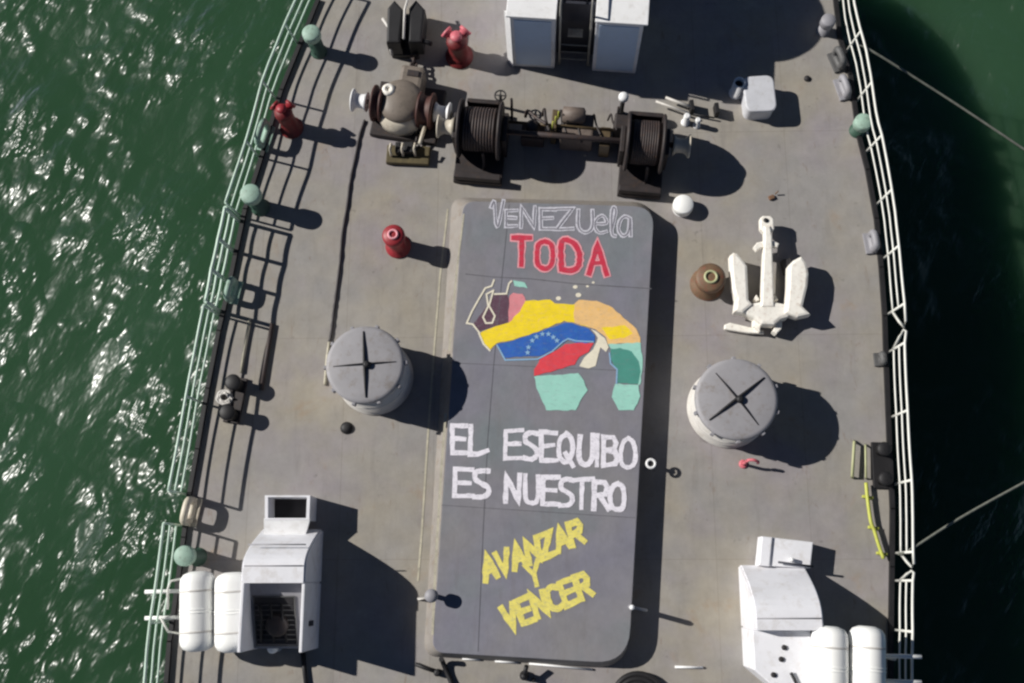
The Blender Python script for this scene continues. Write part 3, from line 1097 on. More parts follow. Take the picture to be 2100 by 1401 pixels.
# ------------------------------------------------------------------ the two large round vents
def round_vent(px, py, h, r, ang, label):
    c = P(px, py, h)
    base = Vector((c.x, c.y, 0))
    t = thing('round_ventilator', label, 'ventilator', base, 'large round ventilators')
    b = MB()
    b.lathe(base, [(r * 1.03, 0), (r * 1.03, 0.05), (r * 0.98, 0.07), (r * 0.98, h - 0.14)], n=56)
    b.build('base_drum', M_VENTW, t)
    b = MB()
    b.lathe(base, [(r * 0.9, h - 0.15), (r * 1.0, h - 0.12), (r * 1.0, h - 0.045), (r * 0.975, h - 0.015), (r * 0.9, h), (r * 0.5, h + 0.02), (0.01, h + 0.03)], n=56)
    b.build('lid', M_VENT, t)
    for k in range(2):
        a_ = ang + k * math.pi / 2
        d = Vector((math.cos(a_), math.sin(a_), 0))
        L = r * (0.86 if k == 0 else 0.8)
        b = MB()
        wd = 0.024 if k == 0 else 0.014
        pts = [base - d * L + Vector((0, 0, h + 0.01)), base - d * L * 0.5 + Vector((0, 0, h + 0.045)), base + Vector((0, 0, h + 0.06)), base + d * L * 0.5 + Vector((0, 0, h + 0.045)), base + d * L + Vector((0, 0, h + 0.01))]
        b.tube(pts, [wd * .6, wd, wd * 1.3, wd, wd * .6], 8)
        b.build('cross_bar', M_BLACK, t)
    b = MB()
    b.lathe(base + Vector((0.05, -0.02, h + 0.02)), [(0.075, 0), (0.075, 0.07), (0.03, 0.1)], n=16)
    b.build('hub', M_BLACK, t)
    for k in range(10):
        a_ = ang + 0.3 + k * 2 * math.pi / 10
        d = Vector((math.cos(a_), math.sin(a_), 0))
        b = MB()
        b.box(base + d * r * 1.03 + Vector((0, 0, h - 0.13)), (0.06, 0.07, 0.16), a_, 0.01)
        b.build('clamp', M_GREY, t)
    b = MB()
    b.lathe(base, [(r * 0.985, h * 0.42), (r * 1.0, h * 0.42 + 0.01), (r * 1.0, h * 0.42 + 0.05), (r * 0.985, h * 0.42 + 0.06)], n=56)
    b.build('band', M_VENTW, t)
    return t


round_vent(748, 747, 1.32, 0.78, math.radians(94), 'grey round ventilator with upright cross on lid left of the hatch')
round_vent(1511, 818, 1.08, 0.81, math.radians(37), 'grey round ventilator with tilted cross on lid below the anchor')

# ------------------------------------------------------------------ anchor
anc = thing('anchor', 'white stockless anchor lying on deck right of the hatch', 'anchor', P(1575, 600))
AZ = 0.36


def ap(lst, z=AZ):
    return [P(1350 + x / 3.818, 380 + y / 3.818, z) for x, y in lst]


def mid(p):
    return sum((Vector(q) for q in p), Vector()) / len(p)


m = MB()
m.prism(ap([(822, 330), (870, 330), (885, 420), (890, 640), (900, 960), (800, 960), (812, 640), (825, 420)]), 0.26, 0.46, 0.03)
m.build('shank', M_ANCH, anc)
m = MB()
m.prism(ap([(795, 262), (815, 245), (875, 245), (900, 270), (905, 350), (870, 375), (820, 370), (795, 345)]), 0.24, 0.42, 0.03)
m.build('shackle_head', M_ANCH, anc)
m = MB()
pc = ap([(842, 275)], 0.43)[0]
m.lathe(pc, [(0.05, 0), (0.05, 0.012), (0.01, 0.013)], n=14)
m.build('pin_hole', M_DARK, anc)
m = MB()
m.prism(ap([(740, 490), (770, 452), (830, 440), (900, 440), (945, 460), (930, 492), (880, 480), (830, 482), (790, 500), (765, 520)]), 0.3, 0.40, 0.02)
m.build('lifting_lug', M_ANCH, anc)
m = MB()
m.prism(ap([(555, 560), (585, 535), (615, 545), (690, 640), (697, 800), (702, 905), (735, 945), (655, 1010), (588, 1000), (600, 900), (575, 815), (562, 700)]), 0.22, 0.48, 0.06)
m.build('fluke', M_ANCH, anc)
m = MB()
m.prism(ap([(1010, 640), (1050, 600), (1110, 568), (1150, 620), (1168, 700), (1160, 800), (1122, 960), (1185, 1022), (1080, 1045), (985, 1010), (1005, 800)]), 0.22, 0.5, 0.06)
m.build('fluke', M_ANCH, anc)
m = MB()
m.prism(ap([(655, 960), (740, 925), (800, 915), (900, 915), (1000, 935), (1060, 990), (1010, 1040), (960, 1055), (905, 1100), (805, 1095), (745, 1045), (660, 1005)]), 0.14, 0.43, 0.07)
m.build('crown', M_ANCH, anc)
m = MB()
m.prism(ap([(518, 1095), (560, 1078), (820, 1140), (826, 1165), (700, 1160), (515, 1130)], 0.1), 0.05, 0.14, 0.02)
m.build('tripping_palm', M_ANCH, anc)
m = MB()
m.prism(ap([(740, 1050), (800, 1090), (790, 1150), (740, 1110)], 0.2), 0.06, 0.28, 0.02)
m.build('crown_rib', M_ANCH, anc)
m = MB()
m.prism(ap([(920, 1085), (965, 1060), (960, 1130), (920, 1170), (890, 1150)], 0.2), 0.06, 0.28, 0.02)
m.build('crown_rib', M_ANCH, anc)
m = MB()
for s in ((770, 880), (915, 880)):
    m.prism(ap([(s[0] - 28, s[1] + 15), (s[0], s[1] - 25), (s[0] + 25, s[1] + 15), (s[0], s[1] + 28)]), 0.2, 0.36, 0.02)
m.build('crown_lug', M_ANCH, anc)
m = MB()
for s in ((1000, 650), (840, 900)):
    q = ap([s], 0)[0]
    m.box((q.x, q.y, 0.1), (0.2, 0.3, 0.2), 0.2, 0.01)
m.build('chock_block', M_DARK, anc)

# ------------------------------------------------------------------ windlass left of the bow
wl = thing('anchor_windlass', 'cream topped anchor windlass with dark brake bands and white warping heads', 'windlass', P(830, 250))
c = P(818, 205, 0.8)
base = Vector((c.x, c.y, 0))
X = Vector((0.985, -0.17, 0)).normalized()
Y = Vector((-X.y, X.x, 0))
Zv = Vector((0, 0, 1))
ang = math.atan2(X.y, X.x)
m = MB()
m.box(base + X * 0.1 + Y * 0.05 + Zv * 0.08, (1.5, 1.3, 0.16), ang, 0.03)
m.build('base_plate', M_WINCHD, wl)
m = MB()
m.lathe(base + Zv * 0.1, [(0.56, 0), (0.56, 0.3), (0.5, 0.42), (0.42, 0.5)], n=36)
m.build('gear_case', M_OFFW, wl)
m = MB()
m.lathe(base + Y * 0.06 + Zv * 0.55, [(0.44, 0), (0.5, 0.05), (0.48, 0.14), (0.36, 0.2), (0.2, 0.26), (0.01, 0.27)], n=36)
m.build('gear_cover', paint('shaded_taupe', srgb(122, 112, 102), 0.5, 0.12, 4.0, srgb(80, 76, 66), 0.5), wl)  # dome colour darkened to stand for the shadow lying on the windlass
m = MB()
q = base - X * 0.27 + Y * 0.2 + Zv * 0.7
m.lathe(q, [(0.14, 0), (0.14, 0.12), (0.1, 0.15), (0.055, 0.15), (0.05, 0.11), (0.01, 0.11)], n=20)
m.build('filler_cap', M_ANCH, wl)
m = MB()
m.box(base + X * 0.12 + Y * 0.62 + Zv * 0.38, (0.52, 0.6, 0.6), ang, 0.08)
m.build('motor', paint('shaded_taupe', (0, 0, 0, 1)), wl)
m = MB()
m.box(base + X * 0.16 + Y * 0.72 + Zv * 0.69, (0.26, 0.14, 0.04), ang, 0.01)
m.build('motor_cover', M_WINCHD, wl)
m = MB()
m.tube([base - X * 1.05 + Zv * 0.46, base + X * 1.15 + Zv * 0.46], 0.07, 12)
m.build('shaft', M_STEEL, wl)
for s, off, w_ in ((-1, 0.5, 0.26), (1, 0.56, 0.34)):
    m = MB()
    m.lathe(base + X * (s * off) + Zv * 0.46 - X * (w_ / 2), [(0.36, 0), (0.4, 0.02), (0.4, 0.06), (0.32, 0.08), (0.32, w_ - 0.08), (0.4, w_ - 0.06), (0.4, w_ - 0.02), (0.36, w_)], axis=X, n=30)
    m.build('brake_drum', paint('brake_red_brown', srgb(76, 46, 40), 0.6, 0.25, 6.0, srgb(40, 30, 28), 0.5), wl)
for s in (-1, 1):
    m = MB()
    m.lathe(base + X * (s * 0.76) + Zv * 0.46, [(0.22, 0), (0.16, 0.07), (0.15, 0.2), (0.19, 0.27), (0.25, 0.3), (0.25, 0.33), (0.05, 0.35)], axis=X * s, n=26)
    m.build('warping_head', M_WHITE, wl)
m = MB()
m.tube([base + X * 0.6 - Y * 0.3 + Zv * 0.4, base + X * 0.62 - Y * 0.62 + Zv * 0.62, base + X * 0.62 - Y * 0.9 + Zv * 0.7], 0.04, 8)
m.build('brake_lever', M_OFFW, wl)

# chain stoppers: one toward the bow, one toward the hatch, with chain between
cs = thing('chain_stopper', 'black chain stopper with pale edges on the bow side of windlass', 'chain stopper', P(838, 70))
m = MB()
q = P(836, 78)
m.box(q + Zv * 0.08, (0.62, 1.05, 0.16), ang * 0.3, 0.02)
m.build('base_plate', M_BLACK, cs)
m = MB()
for sx, lx in ((-0.22, 0.3), (0.26, 0.3)):
    m.prism([q + Vector((sx - 0.05 * 0 - lx / 2, -0.5, 0)), q + Vector((sx + lx / 2, -0.5, 0)), q + Vector((sx + lx / 2 + 0.06, 0.3, 0)), q + Vector((sx, 0.55, 0)), q + Vector((sx - lx / 2, 0.35, 0))], 0.15, 0.7, 0.05)
m.build('cheek', M_BLACK, cs)
m = MB()
m.tube([q + Vector((-0.50, 0.20, 0.5)), q + Vector((-0.36, -0.02, 0.5)), q + Vector((-0.34, -0.4, 0.45)), q + Vector((-0.3, -0.6, 0.3))], 0.035, 8)
m.tube([q + Vector((0.02, 0.7, 0.8)), q + Vector((0.1, 0.5, 0.8)), q + Vector((0.03, 0.25, 0.76)), q + Vector((0.02, -0.45, 0.74))], 0.028, 8)
m.build('bar', M_VENTW, cs)
m = MB()
m.tube([q + Vector((0.3, -0.35, 0.55)), q + Vector((0.62, -0.5, 0.6))], 0.05, 8)
m.build('handle', M_BLACK, cs)

cs = thing('chain_stopper', 'low black chain stopper below windlass with yellowish base', 'chain stopper', P(835, 325))
q = P(838, 322)
m = MB()
m.box(q + Zv * 0.07, (0.95, 0.42, 0.14), -0.06, 0.02)
m.build('base_plate', paint('ochre_dark', srgb(86, 76, 48), 0.6, 0.3, 6.0, srgb(40, 36, 26), 0.6), cs)
m = MB()
m.box(q + Vector((-0.2, 0.1, 0.22)), (0.12, 0.24, 0.2), 0, 0.02)
m.box(q + Vector((0.03, 0.1, 0.22)), (0.22, 0.24, 0.2), 0, 0.02)
m.build('jaw', M_BLACK, cs)
for dx in (-0.36, -0.1, 0.17):
    m = MB()
    m.tube([q + Vector((dx, -0.04, 0.16)), q + Vector((dx, 0.02, 0.4)), q + Vector((dx + 0.03, 0.14, 0.42))], 0.03, 6)
    m.build('pin', M_OFFW, cs)


def chain(a, b, label, mat, n_):
    m = MB()
    d = (b - a)
    ln = d.length / n_
    d.normalize()
    s_ = Vector((-d.y, d.x, 0))
    for i in range(n_):
        c = a + d * (ln * (i + 0.5))
        w_ = s_ if i % 2 == 0 else Zv
        ring = []
        for k in range(12):
            th = 2 * math.pi * k / 12
            ring.append(c + d * (math.cos(th) * ln * 0.62) + w_ * (math.sin(th) * 0.07))
        m.tube(ring, 0.028, 6, closed=True)
    o = m.build('anchor_chain', mat)
    tag(o, label, 'chain')
    return o


chain(P(872, 200, 0.2), P(852, 305, 0.16), 'short dark anchor chain running from windlass to lower stopper', M_WINCHD, 9)
chain(P(850, 112, 0.2), P(846, 165, 0.3), 'short rusty anchor chain between windlass and black upper stopper', M_WINCH, 6)

# ------------------------------------------------------------------ mooring winch
mw = thing('mooring_winch', 'long dark brown mooring winch with two rope drums above the hatch', 'winch', P(1160, 290))
L0, R0 = P(985, 266, 0.7), P(1322, 293, 0.7)
X = (R0 - L0).normalized()
Y = Vector((-X.y, X.x, 0))
ang = math.atan2(X.y, X.x)
for c, w_ in ((L0, 0.86), (R0, 0.74)):
    g = Vector((c.x, c.y, 0))
    m = MB()
    m.box(g - Y * 0.14 + Zv * 0.07, (w_ + 0.2, 1.7, 0.14), ang, 0.02)
    m.box(g - Y * 0.9 + Zv * 0.2, (w_ + 0.16, 0.14, 0.26), ang, 0.02)
    m.build('bed_frame', M_WINCHD, mw)
    m = MB()
    m.lathe(c - X * (w_ / 2 - 0.05), [(0.45, 0), (0.45, w_ - 0.1)], axis=X, n=36)
    m.build('rope_drum', M_WINCH, mw)
    m = MB()
    for k in range(11):
        m.tube([c + X * (-w_ / 2 + 0.12 + k * (w_ - 0.24) / 10) + (Y * math.cos(t_) + Zv * math.sin(t_)) * 0.452 for t_ in [2 * math.pi * j / 24 for j in range(24)]], 0.028, 6, closed=True)
    m.build('wound_rope', M_WINCH, mw)
    for s in (-1, 1):
        m = MB()
        m.lathe(c + X * (s * w_ / 2) - X * 0.035, [(0.6, 0), (0.63, 0.015), (0.63, 0.055), (0.6, 0.07)], axis=X, n=36)
        m.build('flange', M_WINCHD, mw)
        m = MB()
        m.box(g + X * (s * (w_ / 2 + 0.1)) + Zv * 0.43, (0.1, 0.6, 0.84), ang, 0.02)
        m.build('bearing_stand', M_WINCHD, mw)
m = MB()
m.tube([L0 - X * 0.75, R0 + X * 0.85], 0.06, 12)
m.build('shaft', M_WINCH, mw)
m = MB()
m.tube([L0 + X * 0.5 + Y * 0.28 - Zv * 0.1, R0 - X * 0.45 + Y * 0.28 - Zv * 0.1], 0.035, 8)
m.build('side_shaft', M_BRASS, mw)
mm_ = Vector(((L0.x + R0.x) / 2, (L0.y + R0.y) / 2, 0)) + X * 0.3
m = MB()
m.box(mm_ + Y * 0.3 + Zv * 0.3, (0.7, 0.62, 0.6), ang, 0.05)
m.build('gearbox', paint('winch_taupe', srgb(112, 100, 92), 0.6, 0.2, 5.0, srgb(60, 48, 40), 0.5), mw)
m = MB()
m.lathe(mm_ + Y * 0.5 + Zv * 0.72 - X * 0.34, [(0.1, 0), (0.17, 0.02), (0.17, 0.46), (0.1, 0.5)], axis=X, n=22)
m.build('motor', paint('winch_taupe', (0, 0, 0, 1)), mw)
m = MB()
m.box(mm_ - X * 0.5 + Y * 0.36 + Zv * 0.35, (0.12, 0.5, 0.7), ang, 0.02)
m.build('control_stand', M_BRASS, mw)
m = MB()
m.box(mm_ + X * 0.62 + Y * 0.12 + Zv * 0.3, (0.22, 0.44, 0.6), ang, 0.02)
m.build('control_stand', M_BRASS, mw)
m = MB()
q = P(1026, 196, 0.55)
g = Vector((q.x, q.y, 0))
m.tube([g, g + Zv * 0.55], 0.035, 8)
m.tube([g + Zv * 0.55 + Vector((0.12 * math.cos(t_), 0.12 * math.sin(t_), 0)) for t_ in [2 * math.pi * j / 16 for j in range(16)]], 0.018, 6, closed=True)
m.tube([g + Zv * 0.55 - X * 0.12, g + Zv * 0.55 + X * 0.12], 0.014, 6)
m.tube([g + Zv * 0.55 - Y * 0.12, g + Zv * 0.55 + Y * 0.12], 0.014, 6)
m.build('brake_wheel', M_BLACK, mw)
for s, c, o_ in ((-1, L0, 0.56), (1, R0, 0.6)):
    m = MB()
    m.lathe(c + X * (s * o_), [(0.24, 0), (0.16, 0.08), (0.15, 0.22), (0.2, 0.3), (0.25, 0.33), (0.25, 0.36), (0.05, 0.38)], axis=X * s, n=26)
    m.build('warping_head', M_OFFW, mw)
m = MB()
q = P(1279, 198, 0.8)
g = Vector((q.x, q.y, 0))
m.lathe(g, [(0.08, 0), (0.05, 0.04), (0.05, 0.7)], n=14)
m.build('lamp_post', M_BLACK, mw)
m = MB()
m.lathe(g, [(0.06, 0.7), (0.11, 0.72), (0.11, 0.8), (0.08, 0.84), (0.01, 0.85)], n=18)
m.build('post_cap', M_WHITE, mw)
m = MB()
for k in range(3):
    m.tube([mm_ - X * (0.52 - 0.05 * k) + Y * (0.15 + 0.12 * k) + Zv * 0.68, mm_ - X * (0.52 - 0.05 * k) + Y * (0.2 + 0.12 * k) + Zv * 0.95], 0.018, 6)
m.build('control_lever', M_YEL, mw)

rw = random.Random(5)
m = MB()
m.box(mm_ - X * 0.95 + Y * 0.2 + Zv * 0.22, (0.5, 0.4, 0.44), ang, 0.04)
m.build('pump_box', M_WINCH, mw)
m = MB()
m.lathe(mm_ - X * 0.95 + Y * 0.2 + Zv * 0.44, [(0.16, 0), (0.16, 0.2), (0.1, 0.26), (0.03, 0.27)], n=20)
m.build('pump_motor', M_WINCHD, mw)
m = MB()
m.box(mm_ + X * 0.95 + Y * 0.42 + Zv * 0.4, (0.34, 0.36, 0.8), ang, 0.04)
m.build('valve_block', M_WINCHD, mw)
for k in range(7):
    m = MB()
    x0 = -1.15 + k * 0.36
    p = mm_ + X * x0 + Y * (0.55 + rw.uniform(-.1, .1)) + Zv * 0.3
    q = mm_ + X * (x0 + rw.uniform(.2, .6)) + Y * rw.uniform(-.15, .3) + Zv * rw.uniform(.5, .8)
    m.tube(smooth_line([p, p + Zv * 0.3 + X * 0.05, (p + q) / 2 + Zv * 0.15, q], 5), rw.choice((0.022, 0.03, 0.035)), 8)
    m.build('hydraulic_hose', rw.choice((M_WINCHD, M_BRASS, M_WINCH)), mw)
for c, s_ in ((L0, 1), (R0, -1)):
    g = Vector((c.x, c.y, 0))
    m = MB()
    pp = g + X * s_ * 0.62
    m.tube([pp + Y * 0.5 + Zv * 0.2, pp + Y * 0.62 + Zv * 1.0], 0.03, 8)
    m.build('brake_lever', M_WINCHD, mw)
    m = MB()
    m.box(g - X * s_ * 0.0 + Y * 0.62 + Zv * 0.55, (0.7, 0.1, 0.5), ang, 0.02)
    m.build('guard_plate', M_WINCHD, mw)
    m = MB()
    pts = [c - Y * 0.5 - Zv * 0.05 + X * 0.1, c - Y * 0.62 - Zv * 0.45 + X * 0.12, c - Y * 0.8 - Zv * 0.74 + X * 0.05, c - Y * 0.95 - Zv * 0.75 - X * 0.12]
    m.tube(smooth_line(pts, 5), 0.032, 8)
    m.build('rope_end', M_WINCH, mw)

# pale pipes put in for lit strips between shadows, right of the winch
pf = thing('lit_strip_frame', 'low pale pipes on black feet standing in for lit strips beside the deckhouse shadow', 'lit_strip', P(1410, 215))
m = MB()
m.tube([P(1345, 208, .22), P(1412, 232, .22)], 0.025, 8)
m.tube([P(1365, 200, .22), P(1418, 220, .22)], 0.03, 8)
m.build('pipe', M_VENTW, pf)
m = MB()
m.box(P(1418, 220, .13), (0.09, 0.24, 0.26), 0.1, 0.01)
m.box(P(1469, 226, .13), (0.09, 0.24, 0.26), 0.1, 0.01)
m.tube([P(1422, 234, .1), P(1465, 242, .1)], 0.02, 6)
m.build('foot', M_BLACK, pf)

vp = thing('pipe_stub', 'pair of short white pipe stubs at the right end of winch', 'pipe', P(1412, 255))
for x, y, r_, h_ in ((1405, 252, 0.07, 0.35), (1428, 258, 0.06, 0.3)):
    m = MB()
    q = P(x, y)
    m.lathe(q, [(r_ * 1.4, 0), (r_ * 1.4, 0.03), (r_, 0.035), (r_, h_), (r_ * 0.7, h_ + 0.02)], n=16)
    m.build('stub', M_WHITE, vp)

# white locker and neighbouring vent pipe
lk = thing('deck_locker', 'white rounded deck locker at the edge of deckhouse shadow', 'locker', P(1560, 200))
p0 = [P(1524, 160, .45), P(1584, 156, .45), P(1592, 226, .45), P(1532, 228, .45)]
m = MB()
m.prism(rounded(p0, [.18] * 4), 0.0, 0.40, 0.03)
m.build('box', M_LOCK, lk)
ctr = mid(p0)
m = MB()
m.prism(rounded([ctr + (w_ - ctr) * 1.06 for w_ in p0], [.19] * 4), 0.402, 0.47, 0.03)
m.build('lid', M_LOCK, lk)
vv = thing('vent_pipe', 'short white vent pipe with dark mouth beside white locker', 'vent pipe', P(1508, 195))
q = P(1508, 192)
m = MB()
m.lathe(q, [(0.15, 0), (0.15, 0.03), (0.13, 0.04), (0.13, 0.52), (0.1, 0.52), (0.1, 0.4), (0.01, 0.4)], n=22)
m.build('pipe', M_WHITE, vv)
m = MB()
m.lathe(q + Zv * 0.405, [(0.095, 0), (0.095, 0.01), (0.01, 0.011)], n=20)
m.build('mouth', M_DARK, vv)

# ------------------------------------------------------------------ companion houses at the bottom corners
def companion(foot_l, foot_r, y_n, y_ridge, y_flat, y_s, zr, label, notch):
    """sloped-roof house: profile along the ship pulled across; x given at base"""
    t = thing('companion_house', label, 'hatch house', P((foot_l + foot_r) / 2, (y_n + y_s) / 2), 'companion houses at the corners')
    ys = [P(1120, y, 0).y for y in (y_n, y_ridge, y_flat, y_s)]
    xl, xr = P(foot_l, y_ridge, 0).x, P(foot_r, y_ridge, 0).x
    prof = [(ys[0], 0.0), (ys[0], 0.22)]
    for k in range(1, 11):
        u = k / 10
        prof.append((ys[0] + (ys[1] - ys[0]) * u, 0.22 + (zr - 0.22) * math.sin(u * math.pi / 2)))
    prof.append((ys[2], zr))
    if notch is not False:
        prof.append((ys[2], 0.0))
    else:
        prof += [(ys[3] + 0.22, 0.42), (ys[3], 0.36), (ys[3], 0.0)]
    m = MB()
    n_ = len(prof)
    b2 = bmesh.new()
    vs = [b2.verts.new((xl, y, z_)) for y, z_ in prof] + [b2.verts.new((xr, y, z_)) for y, z_ in prof]
    for i in range(n_ - 1):
        b2.faces.new((vs[i], vs[i + 1], vs[n_ + i + 1], vs[n_ + i]))
    b2.faces.new(vs[:n_])
    b2.faces.new(list(reversed(vs[n_:])))
    bmesh.ops.recalc_face_normals(b2, faces=b2.faces[:])
    bmesh.ops.bevel(b2, geom=[e for e in b2.edges if abs(e.verts[0].co.x - e.verts[1].co.x) < 1e-5 and len(e.link_faces) == 2 and e.calc_face_angle() > 1.2], offset=0.03, segments=2, affect='EDGES')
    m._merge(b2)
    m.build('body', M_HOUSE, t)
    if notch:
        # open well behind the roof: two side plates and a sloping floor
        L = ys[2] - ys[3]
        for x in (xl + 0.03, xr - 0.03):
            m = MB()
            m.box((x, ys[2] - L / 2 - 0.002, zr / 2 - 0.02), (0.06, L, zr - 0.04), 0, 0.015)
            m.build('side_plate', M_HOUSE, t)
        zf0, zf1 = 1.05, 0.5
        m = MB()
        q = [(xl + .062, ys[2] - .004), (xr - .062, ys[2] - .004), (xr - .062, ys[3] + .02), (xl + .062, ys[3] + .02)]
        m.faces([(x, y, z_) for (x, y), z_ in zip(q, (zf0, zf0, zf1, zf1))] + [(x, y, 0) for x, y in q], [(0, 1, 2, 3), (4, 5, 1, 0), (5, 6, 2, 1), (6, 7, 3, 2), (7, 4, 0, 3)])
        m.build('well_floor', M_GREY, t)
    return t, xl, xr, ys


t, xl, xr, ys = companion(538, 660, 1086, 1165, 1196, 1330, 1.45, 'white left house with sloping roof and dark grille beside the raft canisters', True)
A = Vector((0, ys[2], 1.05))
B = Vector((0, ys[3] + 0.02, 0.5))
nr = Vector((0, -(A.z - B.z), abs(A.y - B.y))).normalized()


def on_slope(x, u, off):
    p = A.lerp(B, u)
    return Vector((x, p.y, p.z)) + nr * off


for k in range(2):
    m = MB()
    y_ = ys[1] + (0.42 if k else 0.02)
    z_ = 1.452 if not k else 1.27
    m.tube([Vector((xl + .05, y_, z_)), Vector((xr - .05, y_, z_))], 0.012, 6)
    m.build('roof_seam', M_GREY, t)
g0, g1 = xl + 0.12, xr - 0.3
m = MB()
m.faces([on_slope(g0, .2, .008), on_slope(g1, .2, .008), on_slope(g1, .93, .008), on_slope(g0, .93, .008)], [(0, 1, 2, 3)])
m.build('grille_recess', M_DARK, t)
m = MB()
for k in range(8):
    u = .33 + k * .075
    m.tube([on_slope(g0 + .02, u, .02), on_slope(g1 - .02, u, .02)], 0.010, 6)
m.build('grille', M_DARKG, t)
m = MB()
m.tube([on_slope(g0, .2, .02), on_slope(g1, .2, .02), on_slope(g1, .95, .02), on_slope(g0, .95, .02)], 0.018, 6, closed=True)
m.build('grille_frame', M_DARKG, t)
m = MB()
m.lathe(on_slope((g0 + g1) / 2 + .04, .62, .02), [(.22, 0), (.22, .09), (.16, .13), (.05, .15)], axis=nr, n=20)
m.build('fan_motor', M_WINCHD, t)
m = MB()
for k in range(3):
    m.tube([on_slope(g0 + .1 + .22 * k, .3, .05), on_slope(g0 + .16 + .2 * k, .5, .12), on_slope(g0 + .1 + .25 * k, .88, .05)], .022, 6)
m.build('cable_run', M_BLACK, t)
m = MB()
m.box((xr + 0.012, ys[2] - 0.75, 0.8), (0.02, 0.1, 0.34), 0, 0.005)
m.build('side_label', M_NAVY, t)
# intake box on the low end
ib = thing('air_intake', 'open topped white intake box above the left house', 'air intake', P(590, 1060))


def open_box(t, pxs, z0_, z1, mat, wall=0.05, floor_z=None):
    cs_ = [P(x, y, z1) for x, y in pxs]
    ctr = mid(cs_)
    inner = [ctr + (q - ctr) * (1 - 2.4 * wall / (cs_[0] - cs_[2]).length * 1.2) for q in cs_]
    n_ = 4
    vs = [Vector((q.x, q.y, z0_)) for q in cs_] + [Vector((q.x, q.y, z1)) for q in cs_] + [Vector((q.x, q.y, z1)) for q in inner] + [Vector((q.x, q.y, floor_z if floor_z else z0_ + .1)) for q in inner]
    fs = []
    for i in range(4):
        j = (i + 1) % 4
        fs += [(i, j, 4 + j, 4 + i), (4 + i, 4 + j, 8 + j, 8 + i), (8 + i, 8 + j, 12 + j, 12 + i)]
    m = MB()
    m.faces(vs, fs)
    m.build('casing', mat, t)
    m = MB()
    m.sheet([(q.x, q.y) for q in inner], (floor_z if floor_z else z0_ + .1) + .002)
    m.build('inner_floor', M_DARK, t)


open_box(ib, [(543, 1016), (636, 1016), (634, 1066), (543, 1066)], 0.0, 0.62, M_HOUSE)
m = MB()
pA, pB = P(541, 1063, .62), P(636, 1063, .62)
pC, pD = P(625, 1102, .46), P(541, 1102, .46)
m.faces([pA - Zv * .005, pB - Zv * .005, pC, pD, pA - Zv * .08, pB - Zv * .08, pC - Zv * .08, pD - Zv * .08], [(0, 1, 2, 3), (7, 6, 5, 4), (0, 4, 5, 1), (1, 5, 6, 2), (2, 6, 7, 3), (3, 7, 4, 0)])
m.build('flap', M_WHITE, ib)

t, xl, xr, ys = companion(1519, 1650, 1160, 1258, 1286, 1440, 1.4, 'white right house with sloping roof beside the raft canisters', None)
xs = P(1636, 1300, 0).x
m = MB()
m.prism([(xl, ys[2] - .003), (xl + .0, ys[2] - 0.72), (xl + 0.5, ys[2] - 1.16), (xs, ys[2] - 1.16), (xs, ys[2] - .003)][::-1], 0.0, 1.05, 0.03)
m.build('body', M_HOUSE, t)
m = MB()
for y_ in (ys[1] - 0.05,):
    m.tube([Vector((xl + .04, y_, 1.404)), Vector((xr - .04, y_, 1.404))], 0.012, 6)
m.build('roof_seam', M_GREY, t)
for x, y in ((1608, 1328), (1586, 1384), (1602, 1352)):
    m = MB()
    m.lathe(P(x, y, 1.05), [(0.05, -0.02), (0.05, 0.03), (0.01, 0.035)], n=12)
    m.build('bolt', M_DARK, t)
m = MB()
m.tube([P(1622, 1380, 1.1), P(1632, 1400, 1.1), P(1636, 1425, 1.1)], 0.03, 8)
m.build('handle', M_BLACK, t)
ib = thing('air_intake', 'closed grey intake box above the right house', 'air intake', P(1615, 1130))
p0 = [P(1566, 1100, .4), P(1668, 1112, .4), P(1662, 1166, .4), P(1560, 1160, .4)]
m = MB()
m.prism(p0, 0.0, 0.4, 0.02)
m.build('casing', M_HOUSE, ib)
m = MB()
q = [P(1562, 1100, .43), P(1584, 1102, .43), P(1578, 1162, .43), P(1556, 1160, .43)]
m.prism(q, 0.05, 0.45, 0.02)
m.build('end_plate', M_HOUSE, ib)
m = MB()
m.tube([P(1596, 1153, .5), P(1668, 1162, .5)], 0.022, 8)
m.build('hinge_rod', M_NAVY, ib)
m = MB()
m.lathe(P(1621, 1148, .4), [(0.04, 0), (0.04, 0.14), (0.01, 0.145)], n=12)
m.build('knob', M_WHITE, ib)


# ------------------------------------------------------------------ life raft canisters on cradles
def raft(x0, x1, y0, y1, z, label):
    """canister lying along the ship; photo extents"""
    pa, pb = P((x0 + x1) / 2, y0, z), P((x0 + x1) / 2, y1, z)
    r = (P(x1, (y0 + y1) / 2, z) - P(x0, (y0 + y1) / 2, z)).length / 2
    d = (pb - pa)
    L = d.length
    t = thing('raft_canister', label, 'life raft', Vector(((pa.x + pb.x) / 2, (pa.y + pb.y) / 2, z - r)), 'white life raft canisters')
    m = MB()
    m.lathe(pa, [(r * .45, 0), (r * .8, .05), (r * .96, .13), (r, .22), (r, L * .5 - .03), (r * 1.0, L - .22), (r * .96, L - .13), (r * .8, L - .05), (r * .45, L)], axis=d, n=32)
    m.build('shell', M_RAFT, t)
    m = MB()
    for u in (.48, .52):
        m.lathe(pa + d * u - d.normalized() * .015, [(r * 1.0, 0), (r * 1.03, .005), (r * 1.03, .025), (r * 1.0, .03)], axis=d, n=32)
    m.build('rim', M_RAFT, t)
    for u in (.25, .76):
        m = MB()
        m.lathe(pa + d * u - d.normalized() * .02, [(r * .99, 0), (r * 1.012, .002), (r * 1.012, .038), (r * .99, .04)], axis=d, n=32)
        m.build('strap', M_VENTW, t)
    return t


